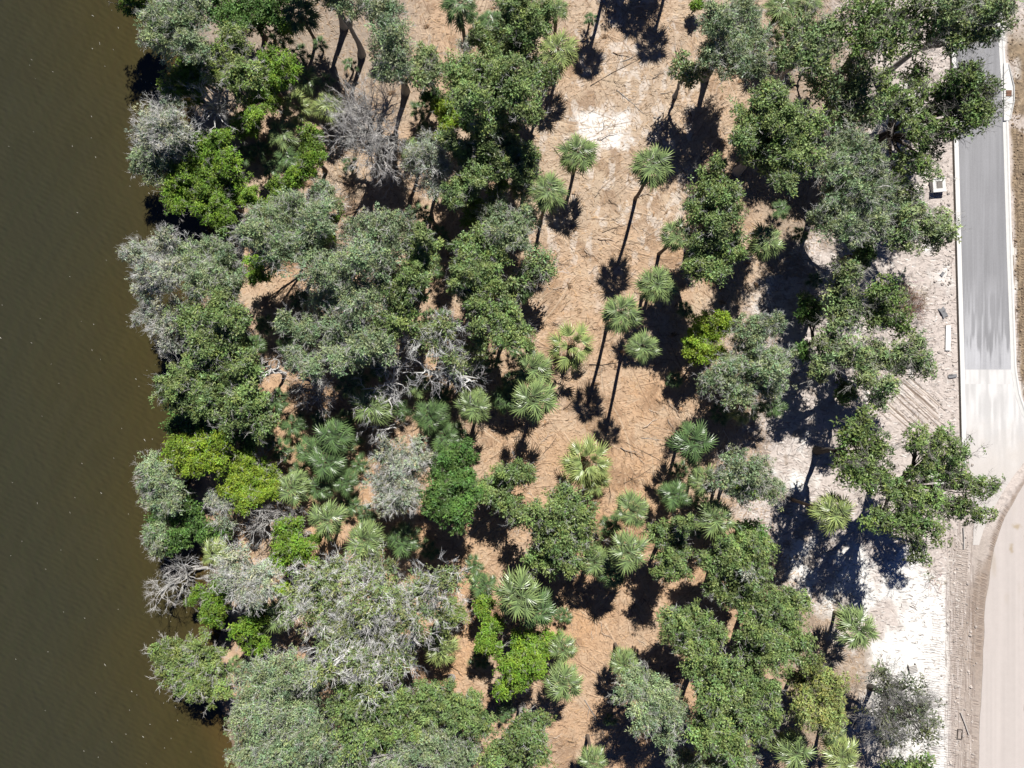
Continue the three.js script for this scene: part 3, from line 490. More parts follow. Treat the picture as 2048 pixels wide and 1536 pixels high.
tree('oak_tree', 'oak', 7.5, [[350, 765, 38], [395, 745, 46], [445, 755, 46], [360, 800, 34], [410, 800, 42]], 'green shore oak whose shadow falls on the water at mid height');
tree('oak_tree', 'oak', 7, [[490, 730, 38], [500, 790, 44], [470, 820, 42], [520, 845, 34]], 'green oak inland of the mid-height shore oak, grey branches to its right');
tree('leafy_tree', 'dark', 5, [[400, 840, 40], [440, 860, 34], [360, 850, 26], [500, 875, 26]], 'dark green shaded tree just above the lime-coloured shore tree');
tree('shore_tree', 'lime', 6.5, [[365, 900, 42], [415, 895, 46], [440, 880, 28], [380, 928, 34], [430, 925, 26]], 'vivid lime green flat-topped tree on the shore, lower left');
tree('oak_tree', 'silver', 6, [[305, 940, 32], [330, 960, 38], [305, 985, 28], [335, 1000, 30]], 'blue-grey tree at the water below the vivid lime tree');
tree('shore_tree', 'lime', 5.5, [[490, 930, 38], [475, 968, 34], [530, 955, 36], [512, 992, 30], [485, 1005, 20], [545, 985, 18]], 'lime green tree mixed with grey twigs right of the vivid flat-topped one');
tree('bare_tree', 'bare', 4, [[525, 920, 26], [545, 945, 22]], 'grey twigs standing up out of the twig-mixed lime tree');
tree('leafy_tree', 'dark', 4.5, [[335, 1035, 34], [352, 1075, 34], [375, 1010, 30], [390, 1050, 34], [430, 1065, 30]], 'dark shaded shore tree between the blue-grey tree and the dead one over the water');
tree('oak_tree', 'silver', 5, [[312, 1065, 24], [315, 1095, 20]], 'small grey-green fringe tree at the water above the dead white one');
tree('bare_tree', 'frost', 4.5, [[450, 1005, 20], [452, 1035, 22], [420, 1000, 12]], 'small pale upright twiggy tree in the dark gap of the lower left shore');
tree('bare_tree', 'bare', 4.5, [[560, 1028, 42], [535, 1045, 34], [590, 1030, 26], [520, 1020, 22]], 'brown-grey leafless thicket left of the fan palms in the lower left');
tree('bare_tree', 'bare', 3.5, [[365, 1130, 34], [345, 1165, 32], [322, 1190, 22], [375, 1155, 26]], 'dead silvery tree fallen out over the river', 'tree', { lean: [1.6, -0.6], fork: 0.25 });
tree('shore_tree', 'bright', 3.5, [[397, 1182, 18], [385, 1200, 12]], 'little green bush at the water beside the fallen silvery tree');
tree('shore_tree', 'bright', 5, [[432, 1212, 34], [445, 1182, 28], [420, 1235, 22]], 'bright green tree at the head of the small river inlet');
tree('shore_tree', 'bright', 6, [[580, 1062, 34], [600, 1100, 36], [556, 1132, 26], [570, 1095, 28], [635, 1075, 12]], 'bright green tree between the fan palms and the pale frosted oaks, lower left');
tree('shore_tree', 'lime', 4, [[561, 1177, 16]], 'tiny lime bush beside the low fan palm of the lower left');
tree('shore_tree', 'bright', 6, [[500, 1250, 36], [522, 1228, 26], [515, 1285, 26], [488, 1275, 22]], 'bright green tree left of the low fan palm of the lower left');
tree('oak_tree', 'frost', 7.5, [[470, 1120, 36], [490, 1165, 44], [528, 1150, 38], [450, 1150, 28], [510, 1195, 28]], 'frosted grey-white tree inland of the fallen silvery one');
tree('oak_tree', 'ghost', 9, [[640, 1160, 48], [690, 1140, 46], [630, 1210, 50], [680, 1195, 46], [600, 1180, 30]], 'pale oak with bleached branches, left one of the white-limbed pair', 'tree', { dens: 1.2 });
tree('oak_tree', 'ghost', 10, [[760, 1140, 42], [740, 1200, 52], [790, 1190, 46], [850, 1170, 44], [895, 1150, 34], [700, 1260, 54], [770, 1260, 54], [830, 1240, 46], [660, 1290, 42], [720, 1320, 46], [790, 1320, 44], [740, 1375, 26], [650, 1340, 24], [870, 1220, 30]], 'huge spreading oak of bleached white limbs in the lower left', 'tree', { dens: 1.1, fork: 0.5 });
tree('shore_tree', 'shrubmix', 5.5, [[328, 1305, 28], [368, 1305, 40], [420, 1325, 42], [392, 1365, 38], [345, 1350, 28], [435, 1375, 30], [400, 1290, 24]], 'yellow-green tree with white twigs on the lower left point of the shore');
tree('oak_tree', 'silver', 9, [[520, 1360, 50], [575, 1345, 52], [630, 1355, 46], [500, 1420, 46], [560, 1420, 52], [620, 1415, 48]], 'large grey-green oak at the bottom left, south of the bright palm-side tree');
tree('oak_tree', 'silver', 8.5, [[500, 1490, 46], [560, 1490, 52], [625, 1480, 50], [670, 1500, 40], [540, 1540, 40], [610, 1540, 44]], 'pale grey-green oak on the bottom edge at the left');
tree('oak_tree', 'oak', 8, [[700, 1420, 44], [745, 1400, 44], [800, 1400, 42], [770, 1450, 42], [715, 1475, 44], [690, 1370, 24]], 'green oak directly south of the huge white-limbed one');
tree('leafy_tree', 'lime', 5, [[770, 1485, 20], [778, 1508, 16]], 'small bright lime patch of a tree near the bottom edge, left');
tree('leafy_tree', 'yellow', 5.5, [[752, 1412, 22], [738, 1395, 14]], 'olive-yellow shrub among the oaks south of the white-limbed one');
tree('oak_tree', 'oak', 7.5, [[840, 1440, 42], [880, 1395, 40], [925, 1420, 44], [960, 1445, 34], [850, 1390, 30]], 'green oak at the bottom, left of the dark shaded gap');
tree('oak_tree', 'silver', 7.5, [[820, 1495, 42], [875, 1500, 46], [935, 1500, 42], [780, 1540, 36], [700, 1535, 36]], 'grey-green oak on the bottom edge south of the shaded gap');
tree('oak_tree', 'oak', 8, [[1050, 1465, 48], [1020, 1500, 42], [1072, 1440, 28], [1070, 1505, 36], [980, 1520, 30]], 'rounded green oak on the bottom edge left of the pale track');
// ------------------------------------------------------------------ the belt between the shore and the clearing
tree('bare_tree', 'bare', 8, [[735, 225, 60], [720, 265, 58], [765, 265, 52], [700, 215, 42], [775, 210, 42], [740, 310, 44], [790, 290, 36], [690, 280, 36], [770, 330, 30]], 'large leafless pale grey tree in the upper left, its shadow on orange ground', 'tree', { fork: 0.45 });
tree('bare_tree', 'bare', 1.4, [[782, 366, 16]], 'small grey brush heap below the large leafless tree', 'bush');
tree('oak_tree', 'silver', 10, [[775, 28, 38], [782, 80, 42], [788, 130, 36], [762, 150, 22], [735, 10, 20]], 'tall grey-green oak at the top edge left of the tan clearing');
tree('oak_tree', 'airygrey', 7, [[850, 120, 34], [830, 150, 26], [862, 145, 24]], 'thin dark oak right of the tall grey-green one at the top');
tree('oak_tree', 'oak', 9, [[1035, 25, 48], [1062, 60, 38], [1042, 95, 34], [1085, 30, 30], [1010, 60, 26]], 'dark green oak on the top edge beside the top clearing');
tree('oak_tree', 'oak', 6, [[985, 85, 36], [955, 75, 22], [1000, 110, 24]], 'green oak squeezed between the top edge oak and the broad one below');
tree('bare_tree', 'frost', 3.5, [[928, 96, 16], [940, 85, 12]], 'small pile-like pale dead twigs above the broad oak', 'bush');
tree('oak_tree', 'oak', 10.5, [[920, 150, 44], [970, 150, 48], [1015, 145, 38], [935, 195, 42], [985, 205, 46], [1035, 195, 36], [1055, 165, 32], [1060, 225, 26], [970, 250, 30]], 'broad grey-green oak in the upper centre, left of the clearing');
tree('oak_tree', 'oak', 7, [[1090, 150, 30], [1070, 135, 20]], 'small oak touching the right side of the broad upper centre oak');
tree('leafy_tree', 'lime', 5, [[882, 212, 24], [897, 242, 26], [890, 265, 14]], 'fern-like lime green tree on the left flank of the broad oak');
tree('leafy_tree', 'dark', 4.5, [[935, 245, 26], [1010, 250, 26], [960, 275, 20], [860, 190, 22]], 'dark green undergrowth in the shade below the broad upper centre oak');
tree('bare_tree', 'frost', 8, [[850, 310, 40], [882, 335, 38], [862, 375, 26], [825, 325, 22], [890, 290, 24]], 'whitish twiggy tree joined to the green oaks of the upper centre');
tree('oak_tree', 'oak', 8, [[900, 285, 26], [935, 300, 36], [965, 340, 38], [925, 375, 36], [905, 400, 24], [975, 300, 26], [950, 365, 28]], 'green oak in the upper centre, right of the whitish twiggy tree');
tree('oak_tree', 'oak', 8.5, [[1020, 295, 32], [1055, 315, 28], [1040, 345, 30], [998, 280, 22], [1005, 330, 26]], 'green oak bordering the clearing below the broad oak');
tree('oak_tree', 'silver', 7, [[992, 425, 36], [1050, 430, 34], [1015, 465, 38], [1035, 480, 26]], 'grey-green oak left of the leaning palm at the clearing edge');
tree('leafy_tree', 'bright', 6, [[945, 405, 22], [948, 440, 24], [1003, 372, 18], [990, 395, 18]], 'tall bright green tree in the shade of the upper centre oaks');
tree('oak_tree', 'oak', 8, [[930, 495, 26], [965, 475, 30], [985, 510, 36], [925, 520, 26]], 'green oak south of the tall bright green one, centre left of the clearing');
tree('oak_tree', 'oak', 8.5, [[928, 550, 34], [960, 545, 40], [975, 575, 32], [950, 605, 26], [925, 580, 28]], 'dense green oak at the middle of the clearing, on its left side');
tree('oak_tree', 'airygrey', 6, [[1078, 522, 28], [1062, 545, 26], [1092, 545, 18], [1030, 565, 20]], 'small airy oak standing out into the clearing');
tree('oak_tree', 'oak', 8, [[1000, 635, 44], [1030, 658, 32], [1010, 670, 30], [1052, 688, 18], [955, 650, 18], [962, 680, 14]], 'round green oak south of the small airy one at the clearing');
tree('oak_tree', 'silver', 10, [[735, 475, 54], [790, 465, 48], [760, 520, 50], [720, 520, 40]], 'grey-green oak in the middle left, next to orange ground');
tree('oak_tree', 'oak', 9.5, [[840, 505, 40], [830, 555, 36], [800, 580, 38], [845, 475, 24]], 'greener oak joined to the grey-green one in the middle left');
tree('oak_tree', 'silver', 9, [[690, 545, 46], [640, 550, 40], [720, 600, 48], [660, 600, 40], [760, 580, 40]], 'large silvery oak in the middle left, west of the greener oak');
tree('oak_tree', 'silver', 8.5, [[690, 650, 44], [730, 690, 46], [665, 690, 30], [680, 720, 34], [770, 700, 26]], 'silvery oak just above the leafless white-limbed trees of the centre left');
tree('oak_tree', 'oak', 8, [[790, 640, 42], [810, 610, 32], [760, 650, 28], [835, 590, 16]], 'green oak between the silvery oaks and the dead white branches');
tree('oak_tree', 'silver', 7, [[610, 660, 28], [600, 720, 34], [625, 740, 30], [570, 640, 20]], 'thin grey oak around a small opening in the middle left');
tree('bare_tree', 'ghost', 8, [[870, 685, 46], [840, 660, 34], [890, 650, 26], [905, 720, 34]], 'pale tree with knotted white limbs left of the round green oak');
tree('bare_tree', 'snag', 7, [[920, 735, 44], [880, 745, 40], [850, 740, 34], [940, 760, 26]], 'dead white branches spreading over palms in the centre');
tree('bare_tree', 'snag', 5.5, [[805, 730, 36], [780, 770, 34], [790, 800, 30], [745, 790, 26], [730, 820, 24]], 'twisted dead white limbs over dark palmettos, centre left');
tree('bare_tree', 'snag', 5.5, [[540, 740, 32], [560, 728, 22], [515, 750, 20]], 'dead white branch reaching left from the grey gap of the middle left');
tree('bare_tree', 'bare', 5, [[622, 765, 32], [640, 795, 28], [600, 750, 22], [665, 760, 20]], 'dull grey leafless sapling in the shaded gap of the middle left');
tree('bare_tree', 'frost', 8, [[785, 905, 40], [805, 945, 50], [765, 960, 38], [815, 990, 44], [770, 1000, 34], [840, 920, 28], [835, 885, 18]], 'round frosted tree of fine white twigs in the lower centre left');
tree('oak_tree', 'dark', 8.5, [[900, 935, 50], [888, 990, 46], [930, 975, 38], [910, 1025, 34], [870, 1020, 26], [925, 900, 26]], 'saturated green oak right beside the round frosted tree');
tree('bare_tree', 'snag', 4, [[765, 870, 20], [745, 855, 18], [782, 855, 16]], 'small dead white twigs above the round frosted tree', 'bush');
tree('oak_tree', 'oak', 6, [[990, 965, 34], [1020, 950, 26], [1045, 945, 28], [1010, 1000, 34], [1035, 1035, 18], [970, 985, 22]], 'low spreading green oak in the lower centre with orange ground around it');
tree('oak_tree', 'oak', 7.5, [[1080, 1030, 40], [1130, 1008, 42], [1162, 1030, 34], [1110, 1075, 48], [1160, 1075, 36], [1085, 1115, 40], [1130, 1120, 38], [1130, 982, 14]], 'dense domed green oak in the lower centre left of the fan palms');
tree('leafy_tree', 'bright', 6, [[965, 1212, 24], [985, 1245, 28], [972, 1285, 24], [990, 1300, 18]], 'bright green tree touching the large round palm in the lower centre');
tree('leafy_tree', 'bright', 6.5, [[1050, 1288, 34], [1090, 1290, 28], [1020, 1328, 28], [1060, 1330, 38], [1005, 1375, 24], [1040, 1360, 20]], 'bright green tree south of the large round palm, shadow to its left');
tree('leafy_tree', 'shrubmix', 4, [[905, 1230, 28], [880, 1260, 20], [900, 1205, 16]], 'thin pale green shrub at the right end of the huge white-limbed oak', 'shrub');
// ------------------------------------------------------------------ right of the clearing
tree('shrub', 'bright', 2, [[1393, 10, 16]], 'small round bright green shrub alone at the top of the clearing', 'shrub');
tree('oak_tree', 'silver', 9, [[1432, 40, 38], [1480, 30, 44], [1500, 78, 40], [1442, 88, 38], [1470, 128, 44], [1415, 112, 26], [1505, 138, 28]], 'grey-green oak at the top just right of the clearing');
tree('oak_tree', 'airygrey', 6, [[1363, 132, 28], [1385, 158, 18], [1400, 145, 18]], 'outlying tuft-like oak on a slanting dark limb at the clearing');
tree('oak_tree', 'airygrey', 9, [[1590, 60, 30], [1610, 98, 48], [1645, 75, 42], [1570, 115, 34], [1630, 130, 36]], 'airy grey oak at the top, second group right of the clearing');
tree('oak_tree', 'oak', 10.5, [[1540, 190, 38], [1500, 240, 44], [1555, 230, 44], [1520, 290, 44], [1585, 265, 48], [1622, 250, 32], [1555, 325, 42], [1600, 315, 38], [1482, 278, 28], [1570, 365, 26]], 'largest green oak of the upper right, west of the sparse road-side oaks');
tree('oak_tree', 'oak', 10, [[1430, 332, 20], [1420, 368, 36], [1452, 398, 36], [1402, 420, 34], [1440, 455, 42], [1400, 490, 36], [1458, 505, 34], [1420, 545, 36], [1385, 535, 24]], 'tall narrow green oak on the right side of the clearing');
tree('leafy_tree', 'lime', 5, [[1400, 660, 34], [1432, 655, 30], [1390, 700, 30], [1422, 705, 28], [1445, 640, 18]], 'olive-lime tree on the right side of the clearing', 'tree');
tree('oak_tree', 'silver', 7.5, [[1500, 660, 34], [1540, 650, 28], [1505, 715, 52], [1540, 738, 42], [1452, 740, 38], [1412, 760, 26], [1472, 785, 38], [1530, 770, 38], [1560, 720, 26]], 'domed blue-grey oak south-east of the olive-lime tree');
tree('oak_tree', 'airy', 10, [[1665, 55, 34], [1715, 40, 48], [1770, 28, 46], [1720, 92, 40], [1780, 88, 42], [1830, 30, 44], [1835, 80, 36]], 'open oak at the top right with a thick pale limb showing', 'tree', { dens: 0.85 });
tree('oak_tree', 'airygrey', 10, [[1885, 20, 44], [1940, 20, 50], [1990, 28, 36], [1920, 75, 42], [1968, 72, 32], [1890, 60, 28], [2005, 10, 22]], 'oak crown hanging over the top of the asphalt road', 'tree', { lean: [-3, 1] });
tree('oak_tree', 'airy', 9, [[1928, 165, 40], [1958, 188, 34], [1912, 215, 40], [1948, 230, 32], [1892, 180, 32], [1965, 225, 20], [1905, 265, 22], [1930, 150, 28]], 'dense dark oak lobe reaching over the road, upper right', 'tree', { lean: [-4, 0.5], dens: 1.75 });
tree('oak_tree', 'airy', 8, [[1850, 195, 36], [1800, 215, 38], [1832, 265, 36], [1875, 265, 28], [1772, 180, 36], [1825, 150, 34], [1855, 300, 26], [1810, 330, 30], [1845, 340, 26], [1790, 365, 26]], 'wide sparse oak with dark limbs over white sand left of the road', 'tree', { dens: 0.8 });
tree('oak_tree', 'airygrey', 8, [[1702, 180, 44], [1682, 228, 40], [1742, 225, 36], [1650, 180, 34], [1720, 135, 32]], 'shaded green oak between the largest upper right oak and the sparse one', 'tree', { dens: 1.2 });
tree('leafy_tree', 'bright', 4, [[1640, 132, 20], [1612, 82, 12]], 'small dark green patch of a bush in the shade at the upper right', 'bush');
tree('oak_tree', 'silver', 8.5, [[1662, 308, 34], [1702, 290, 42], [1740, 328, 38], [1690, 350, 38], [1720, 380, 44], [1665, 400, 34], [1700, 420, 44], [1760, 395, 38], [1650, 440, 36], [1690, 460, 42], [1735, 450, 36], [1650, 340, 22]], 'pale grey-green oak of many lobes in the right centre, west of the drain');
tree('oak_tree', 'airygrey', 7, [[1812, 400, 36], [1822, 440, 38], [1862, 470, 36], [1888, 440, 22], [1800, 480, 28], [1772, 450, 28], [1895, 470, 16]], 'sparse yellowish oak beside the kerb below the concrete drain', 'tree', { dens: 0.95 });
tree('oak_tree', 'dark', 6, [[1728, 500, 24], [1722, 520, 18]], 'small dark oak at the edge of blue-shaded sand, right centre');
tree('oak_tree', 'airygrey', 8, [[1690, 545, 32], [1682, 590, 34], [1702, 620, 28], [1675, 640, 26], [1660, 680, 28]], 'upright oak left of the brown dead brush by the road', 'tree', { dens: 1.25 });
tree('oak_tree', 'airy', 7.5, [[1762, 580, 32], [1782, 620, 36], [1742, 640, 32], [1800, 655, 26], [1745, 600, 28]], 'sparse oak touching the brown dead brush by the road');
tree('oak_tree', 'airygrey', 7.5, [[1822, 700, 36], [1850, 732, 26], [1785, 720, 36], [1700, 705, 36], [1745, 715, 34], [1655, 705, 30], [1770, 770, 28], [1725, 755, 28], [1755, 800, 22], [1640, 740, 22]], 'low wide sparse oak above the raked sand furrows');
tree('leafy_tree', 'dark', 4.5, [[1620, 622, 26], [1612, 600, 16], [1690, 790, 22], [1605, 700, 18]], 'dark scattered sapling in the shade left of the low wide oak');
tree('oak_tree', 'airy', 9.2, [[1702, 868, 38], [1742, 898, 38], [1722, 955, 40], [1690, 930, 32], [1722, 835, 22], [1760, 950, 28]], 'dark open oak on white sand, left half of the pair near the road end', 'tree', { dens: 1.3 });
tree('oak_tree', 'airy', 9, [[1832, 882, 34], [1880, 870, 28], [1912, 902, 28], [1850, 930, 42], [1900, 948, 38], [1952, 972, 26], [1842, 998, 42], [1902, 1010, 38], [1962, 1022, 24], [1800, 1040, 42], [1852, 1060, 38], [1752, 1040, 34], [1832, 1108, 22], [1790, 985, 34], [1985, 970, 14]], 'sprawling open oak reaching toward the packed sand road', 'tree', { dens: 1.0, fork: 0.35 });
tree('bare_tree', 'smoke', 7, [[1768, 1370, 34], [1800, 1405, 48], [1842, 1420, 38], [1762, 1430, 38], [1785, 1465, 34], [1840, 1465, 32], [1760, 1340, 24], [1820, 1370, 26]], 'smoky grey half-bare tree on the white sand at the lower right');
tree('shrub', 'airy', 2.5, [[1828, 1524, 22], [1850, 1530, 16], [1785, 1530, 22]], 'low sparse shrub on the bottom edge on white sand', 'shrub');
tree('oak_tree', 'silver', 7.5, [[1470, 932, 36], [1510, 950, 40], [1540, 982, 26], [1482, 980, 36], [1452, 958, 28]], 'grey-green oak beside the sandy strip, right of the lower clearing');
tree('leafy_tree', 'lime', 8.2, [[1490, 982, 16], [1500, 990, 12]], 'yellow-green clump on the flank of the oak by the sandy strip', 'bush');
tree('oak_tree', 'dark', 5.5, [[1508, 1072, 28], [1520, 1090, 22], [1480, 1060, 20]], 'dark oak in shade just north of the oak with a grey moss patch');
tree('oak_tree', 'oak', 8, [[1430, 1120, 38], [1470, 1108, 40], [1512, 1098, 38], [1500, 1150, 40], [1440, 1165, 38], [1480, 1190, 38], [1525, 1140, 24]], 'green oak carrying a grey moss patch, lower right centre');
tree('bare_tree', 'frost', 8.8, [[1500, 1160, 20], [1505, 1185, 16], [1495, 1140, 14]], 'grey moss-like dead twigs on top of the green oak', 'bush');
tree('oak_tree', 'oak', 7.5, [[1345, 1108, 36], [1350, 1062, 28], [1312, 1070, 22], [1370, 1050, 18], [1330, 1140, 24], [1355, 1135, 24]], 'oak with a twisted grey branch, right of the fan palm cluster');
tree('oak_tree', 'oak', 8, [[1345, 1245, 36], [1388, 1250, 38], [1420, 1272, 34], [1370, 1285, 30]], 'green oak north-west in the big group at the lower right, by the clearing');
tree('oak_tree', 'oak', 9, [[1530, 1212, 40], [1560, 1250, 44], [1510, 1258, 44], [1592, 1290, 36], [1545, 1300, 44], [1500, 1300, 36]], 'tall green oak with pale twigs in the big group at the lower right');
tree('oak_tree', 'oak', 7, [[1584, 1215, 34], [1602, 1200, 20], [1575, 1190, 20]], 'rounded oak at the north-east corner of the big lower right group');
tree('oak_tree', 'silver', 8.5, [[1262, 1370, 36], [1310, 1380, 42], [1290, 1428, 36], [1340, 1420, 38], [1330, 1458, 32]], 'grey-green oak leaning into the lower clearing, west in the big group');
tree('oak_tree', 'oak', 10, [[1420, 1388, 46], [1452, 1340, 38], [1480, 1418, 42], [1440, 1450, 46], [1400, 1470, 38], [1460, 1490, 42], [1400, 1325, 36]], 'broadest bright oak in the middle of the big lower right group');
tree('oak_tree', 'oak', 8.5, [[1502, 1370, 38], [1530, 1418, 34], [1520, 1460, 28], [1545, 1370, 24]], 'green oak between the broadest bright one and the yellow-green tree');
tree('oak_tree', 'silver', 7, [[1420, 1528, 38], [1478, 1515, 34], [1362, 1522, 28], [1440, 1545, 30]], 'grey oak on the bottom edge below the broadest bright one');
tree('leafy_tree', 'yellow', 8, [[1610, 1358, 36], [1652, 1368, 38], [1640, 1410, 46], [1602, 1418, 34], [1660, 1438, 28], [1625, 1330, 22]], 'rounded yellow-green tree at the lower right beside the smoky bare one');
// ------------------------------------------------------------------ palms
palm(1305, 330, 43, 10, 'tall fan palm standing free in the upper clearing, long thin shadow');
palm(1157, 307, 40, 5.6, 'fan palm with a short thick shadow beside the white bare patch');
palm(1098, 383, 40, 8, 'fan palm on the left edge of the clearing below its thick-shadowed neighbour', { lean: [-0.3, 0.5] });
palm(1043, 373, 28, 5, 'half-hidden fan palm under the oak at the left edge of the clearing', { n: 22 });
palm(1117, 103, 42, 4.6, 'pale fan palm at the upper edge of the clearing beside the broad oak', { tone: 'fresh' });
palm(1112, 18, 26, 5.5, 'fan palm on the top edge right of the dark oak', { n: 24 });
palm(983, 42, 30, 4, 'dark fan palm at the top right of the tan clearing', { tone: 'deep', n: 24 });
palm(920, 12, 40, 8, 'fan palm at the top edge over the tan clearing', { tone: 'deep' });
palm(1313, 570, 40, 7, 'dense fan palm in the middle of the clearing, right side');
palm(1243, 627, 42, 10, 'tall fan palm in the middle of the clearing, left of two others');
palm(1285, 695, 35, 10, 'smaller crowned tall fan palm just below the middle pair of the clearing');
palm(1143, 693, 46, 3.4, 'young fan palm with separate stalked leaves on orange ground', { n: 17, star: true, tone: 'fresh', dead: 6 });
palm(1067, 738, 42, 5.5, 'fan palm overlapping a larger one, upper of the two in the centre');
palm(1068, 803, 48, 8, 'large fan palm in the centre overlapping the one above it');
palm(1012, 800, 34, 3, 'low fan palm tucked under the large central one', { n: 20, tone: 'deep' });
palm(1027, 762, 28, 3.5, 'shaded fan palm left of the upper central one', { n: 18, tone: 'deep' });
palm(948, 813, 38, 6, 'fan palm left of the central palms beside dark shade');
palm(863, 833, 38, 4.5, 'dark fan palm further left under the dead white branches', { tone: 'deep' });
palm(915, 745, 30, 4, 'fan palm under the dead white branches of the centre', { n: 22 });
palm(947, 712, 28, 2.2, 'low yellowish palmetto left of the round green oak', { tone: 'fresh', n: 14 });
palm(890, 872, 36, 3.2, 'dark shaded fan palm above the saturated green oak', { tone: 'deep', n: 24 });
palm(743, 812, 44, 4.5, 'fan palm seen through twisted dead limbs in the centre left', { n: 26 });
palm(1040, 582, 28, 4, 'dark fan palm beside the small airy oak', { tone: 'deep', n: 20 });
palm(1174, 925, 46, 2.2, 'bushy young palmetto cluster in the lower clearing', { n: 22, tone: 'fresh', star: true, dead: 4 });
palm(1192, 962, 30, 1.6, 'lower fringe of palmetto beside the bushy cluster', { n: 14, tone: 'fresh' });
palm(1267, 1022, 38, 7.5, 'fan palm at the top of the lower cluster beside the twisted branch');
palm(1255, 1105, 44, 8, 'bright fan palm in the middle of the lower cluster');
palm(1190, 1124, 36, 6, 'fan palm touching the domed oak in the lower cluster');
palm(1226, 1142, 36, 5, 'darker fan palm at the foot of the lower cluster', { tone: 'deep' });
palm(1222, 1052, 24, 3, 'small shaded fan palm at the left of the lower cluster', { n: 18, tone: 'deep' });
palm(1038, 1192, 52, 7.5, 'largest round fan palm of the lower centre');
palm(1072, 1218, 44, 6.5, 'shaded fan palm under the largest round one', { tone: 'deep' });
palm(966, 1170, 30, 3.5, 'dark palm in shade left of the largest round one', { tone: 'deep', n: 20 });
palm(1126, 1298, 32, 5, 'fan palm beside the bright tree, upper of two at the pale track');
palm(1126, 1366, 40, 6.5, 'fan palm beside the bright tree, lower of two at the pale track');
palm(1185, 1524, 30, 5, 'fan palm cut by the bottom edge at the pale track');
palm(1249, 1328, 32, 5, 'fan palm on the right side of the pale track');
palm(1387, 886, 46, 6.5, 'dark fan palm right of the lower clearing', { tone: 'deep' });
palm(1406, 962, 34, 4.5, 'fan palm below the dark one right of the lower clearing', { n: 24 });
palm(1348, 990, 34, 4, 'low fan palm at the right edge of the lower clearing', { tone: 'deep', n: 24 });
palm(1431, 1037, 42, 6, 'fan palm in shade by the sandy strip', {});
palm(1667, 1028, 42, 9, 'golden-tipped fan palm between the sandy shade and the sprawling oak', { tone: 'fresh' });
palm(1713, 1257, 44, 4.6, 'fan palm alone at the edge of the brightest white sand');
palm(1533, 483, 37, 7.5, 'fan palm right of the tall narrow oak');
palm(1352, 470, 33, 8.5, 'fan palm half under the tall narrow oak at the clearing');
palm(1487, 820, 30, 3.5, 'light young fan palm below the domed blue-grey oak', { n: 14, star: true, tone: 'fresh' });
palm(1545, 808, 30, 4, 'dark fan palm right of the light one below the domed oak', { n: 22, tone: 'deep' });
palm(1563, 18, 34, 5, 'fan palm at the top edge beside the airy grey oak');
palm(1617, 8, 30, 5, 'fan palm cut by the top edge in the upper right');
palm(1545, 85, 26, 2.3, 'small palmetto between two oaks at the top', { n: 15 });
palm(1589, 1502, 42, 5, 'fan palm near the bottom edge, left of the pair there');
palm(1682, 1510, 42, 5, 'fan palm near the bottom edge, below the yellow-green tree', { tone: 'fresh' });
palm(1662, 1462, 28, 5.5, 'fan palm peeking out under the yellow-green tree', { n: 24 });
palm(652, 1040, 42, 6, 'green fan palm in the lower left, west of two');
palm(731, 1078, 42, 5.5, 'green fan palm in the lower left, east of the first');
palm(806, 1083, 36, 4, 'dark fan palm below the round frosted tree', { tone: 'deep', n: 24 });
palm(430, 1106, 28, 5, 'yellowish fan palm near the frosted tree at the lower left shore', { tone: 'fresh', n: 24 });
palm(561, 1231, 38, 4.5, 'low fan palm at the left end of the white-limbed oaks');
palm(882, 1297, 38, 4, 'green fan palm at the right end of the huge white-limbed oak', { n: 24, tone: 'fresh' });
palm(586, 975, 38, 4.5, 'fan palm right of the twig-mixed lime tree', { n: 26 });
palm(655, 925, 40, 4, 'dark fan palm in deep shade, middle of the left palms', { tone: 'deep', n: 26 });
palm(667, 872, 40, 4.5, 'bluish dark fan palm, uppermost of the left palms', { tone: 'deep', n: 26 });
palm(620, 905, 34, 3, 'shaded palm between the left palms', { tone: 'deep', n: 20 });
palm(690, 965, 30, 3, 'dim palm beside the round frosted tree', { tone: 'deep', n: 20 });
palm(640, 978, 30, 2.8, 'dark low palm beneath the left palms', { tone: 'deep', n: 18 });
palm(655, 213, 36, 3.6, 'pale palm left of the large leafless tree', { tone: 'fresh', n: 24 });
palm(595, 215, 32, 2.3, 'palmetto with spread leaves west of the pale palm', { n: 14, star: true, tone: 'fresh' });
palm(617, 162, 26, 2.3, 'palmetto on the edge of the shaded grey clearing', { n: 14 });
palm(652, 164, 20, 2, 'small palmetto in the shaded grey clearing', { n: 10 });
palm(566, 270, 32, 2.3, 'palmetto below the lime bush in the upper left', { n: 17 });
palm(578, 318, 28, 2, 'dark palmetto left of the tall narrow bright tree', { n: 15, tone: 'deep' });
palm(822, 300, 26, 5, 'fan palm behind the whitish twiggy tree', { n: 22 });
palm(598, 26, 40, 5.5, 'dark fan palm at the top edge right of the dark leafy tree', { tone: 'deep' });
palm(560, 80, 26, 2.2, 'dark palmetto at the edge of the top shade', { tone: 'deep', n: 14 });
palm(700, 770, 30, 2.2, 'sunlit palmetto below the silvery oak', { n: 15 });
palm(835, 770, 28, 2.2, 'palmetto in the centre between dead white limbs', { n: 15 });
palm(768, 563, 22, 7, 'small fan palm top among the silvery oaks', { n: 20 });
palm(505, 690, 26, 3, 'shaded palm by the small opening of the middle left', { n: 18, tone: 'deep' });
palm(530, 650, 22, 2, 'dark palmetto in the small opening of the middle left', { n: 12, tone: 'deep' });
palm(945, 985, 30, 3, 'palm fronds showing at the right foot of the saturated green oak', { tone: 'deep', n: 18 });
palm(470, 1330, 20, 3, 'palm hidden behind the yellow-green point tree', { n: 14 });
tree('oak_tree', 'oak', 8, [[232, -80, 44], [262, -50, 30]], 'oak beyond the top edge whose shadow darkens the water at the upper left');
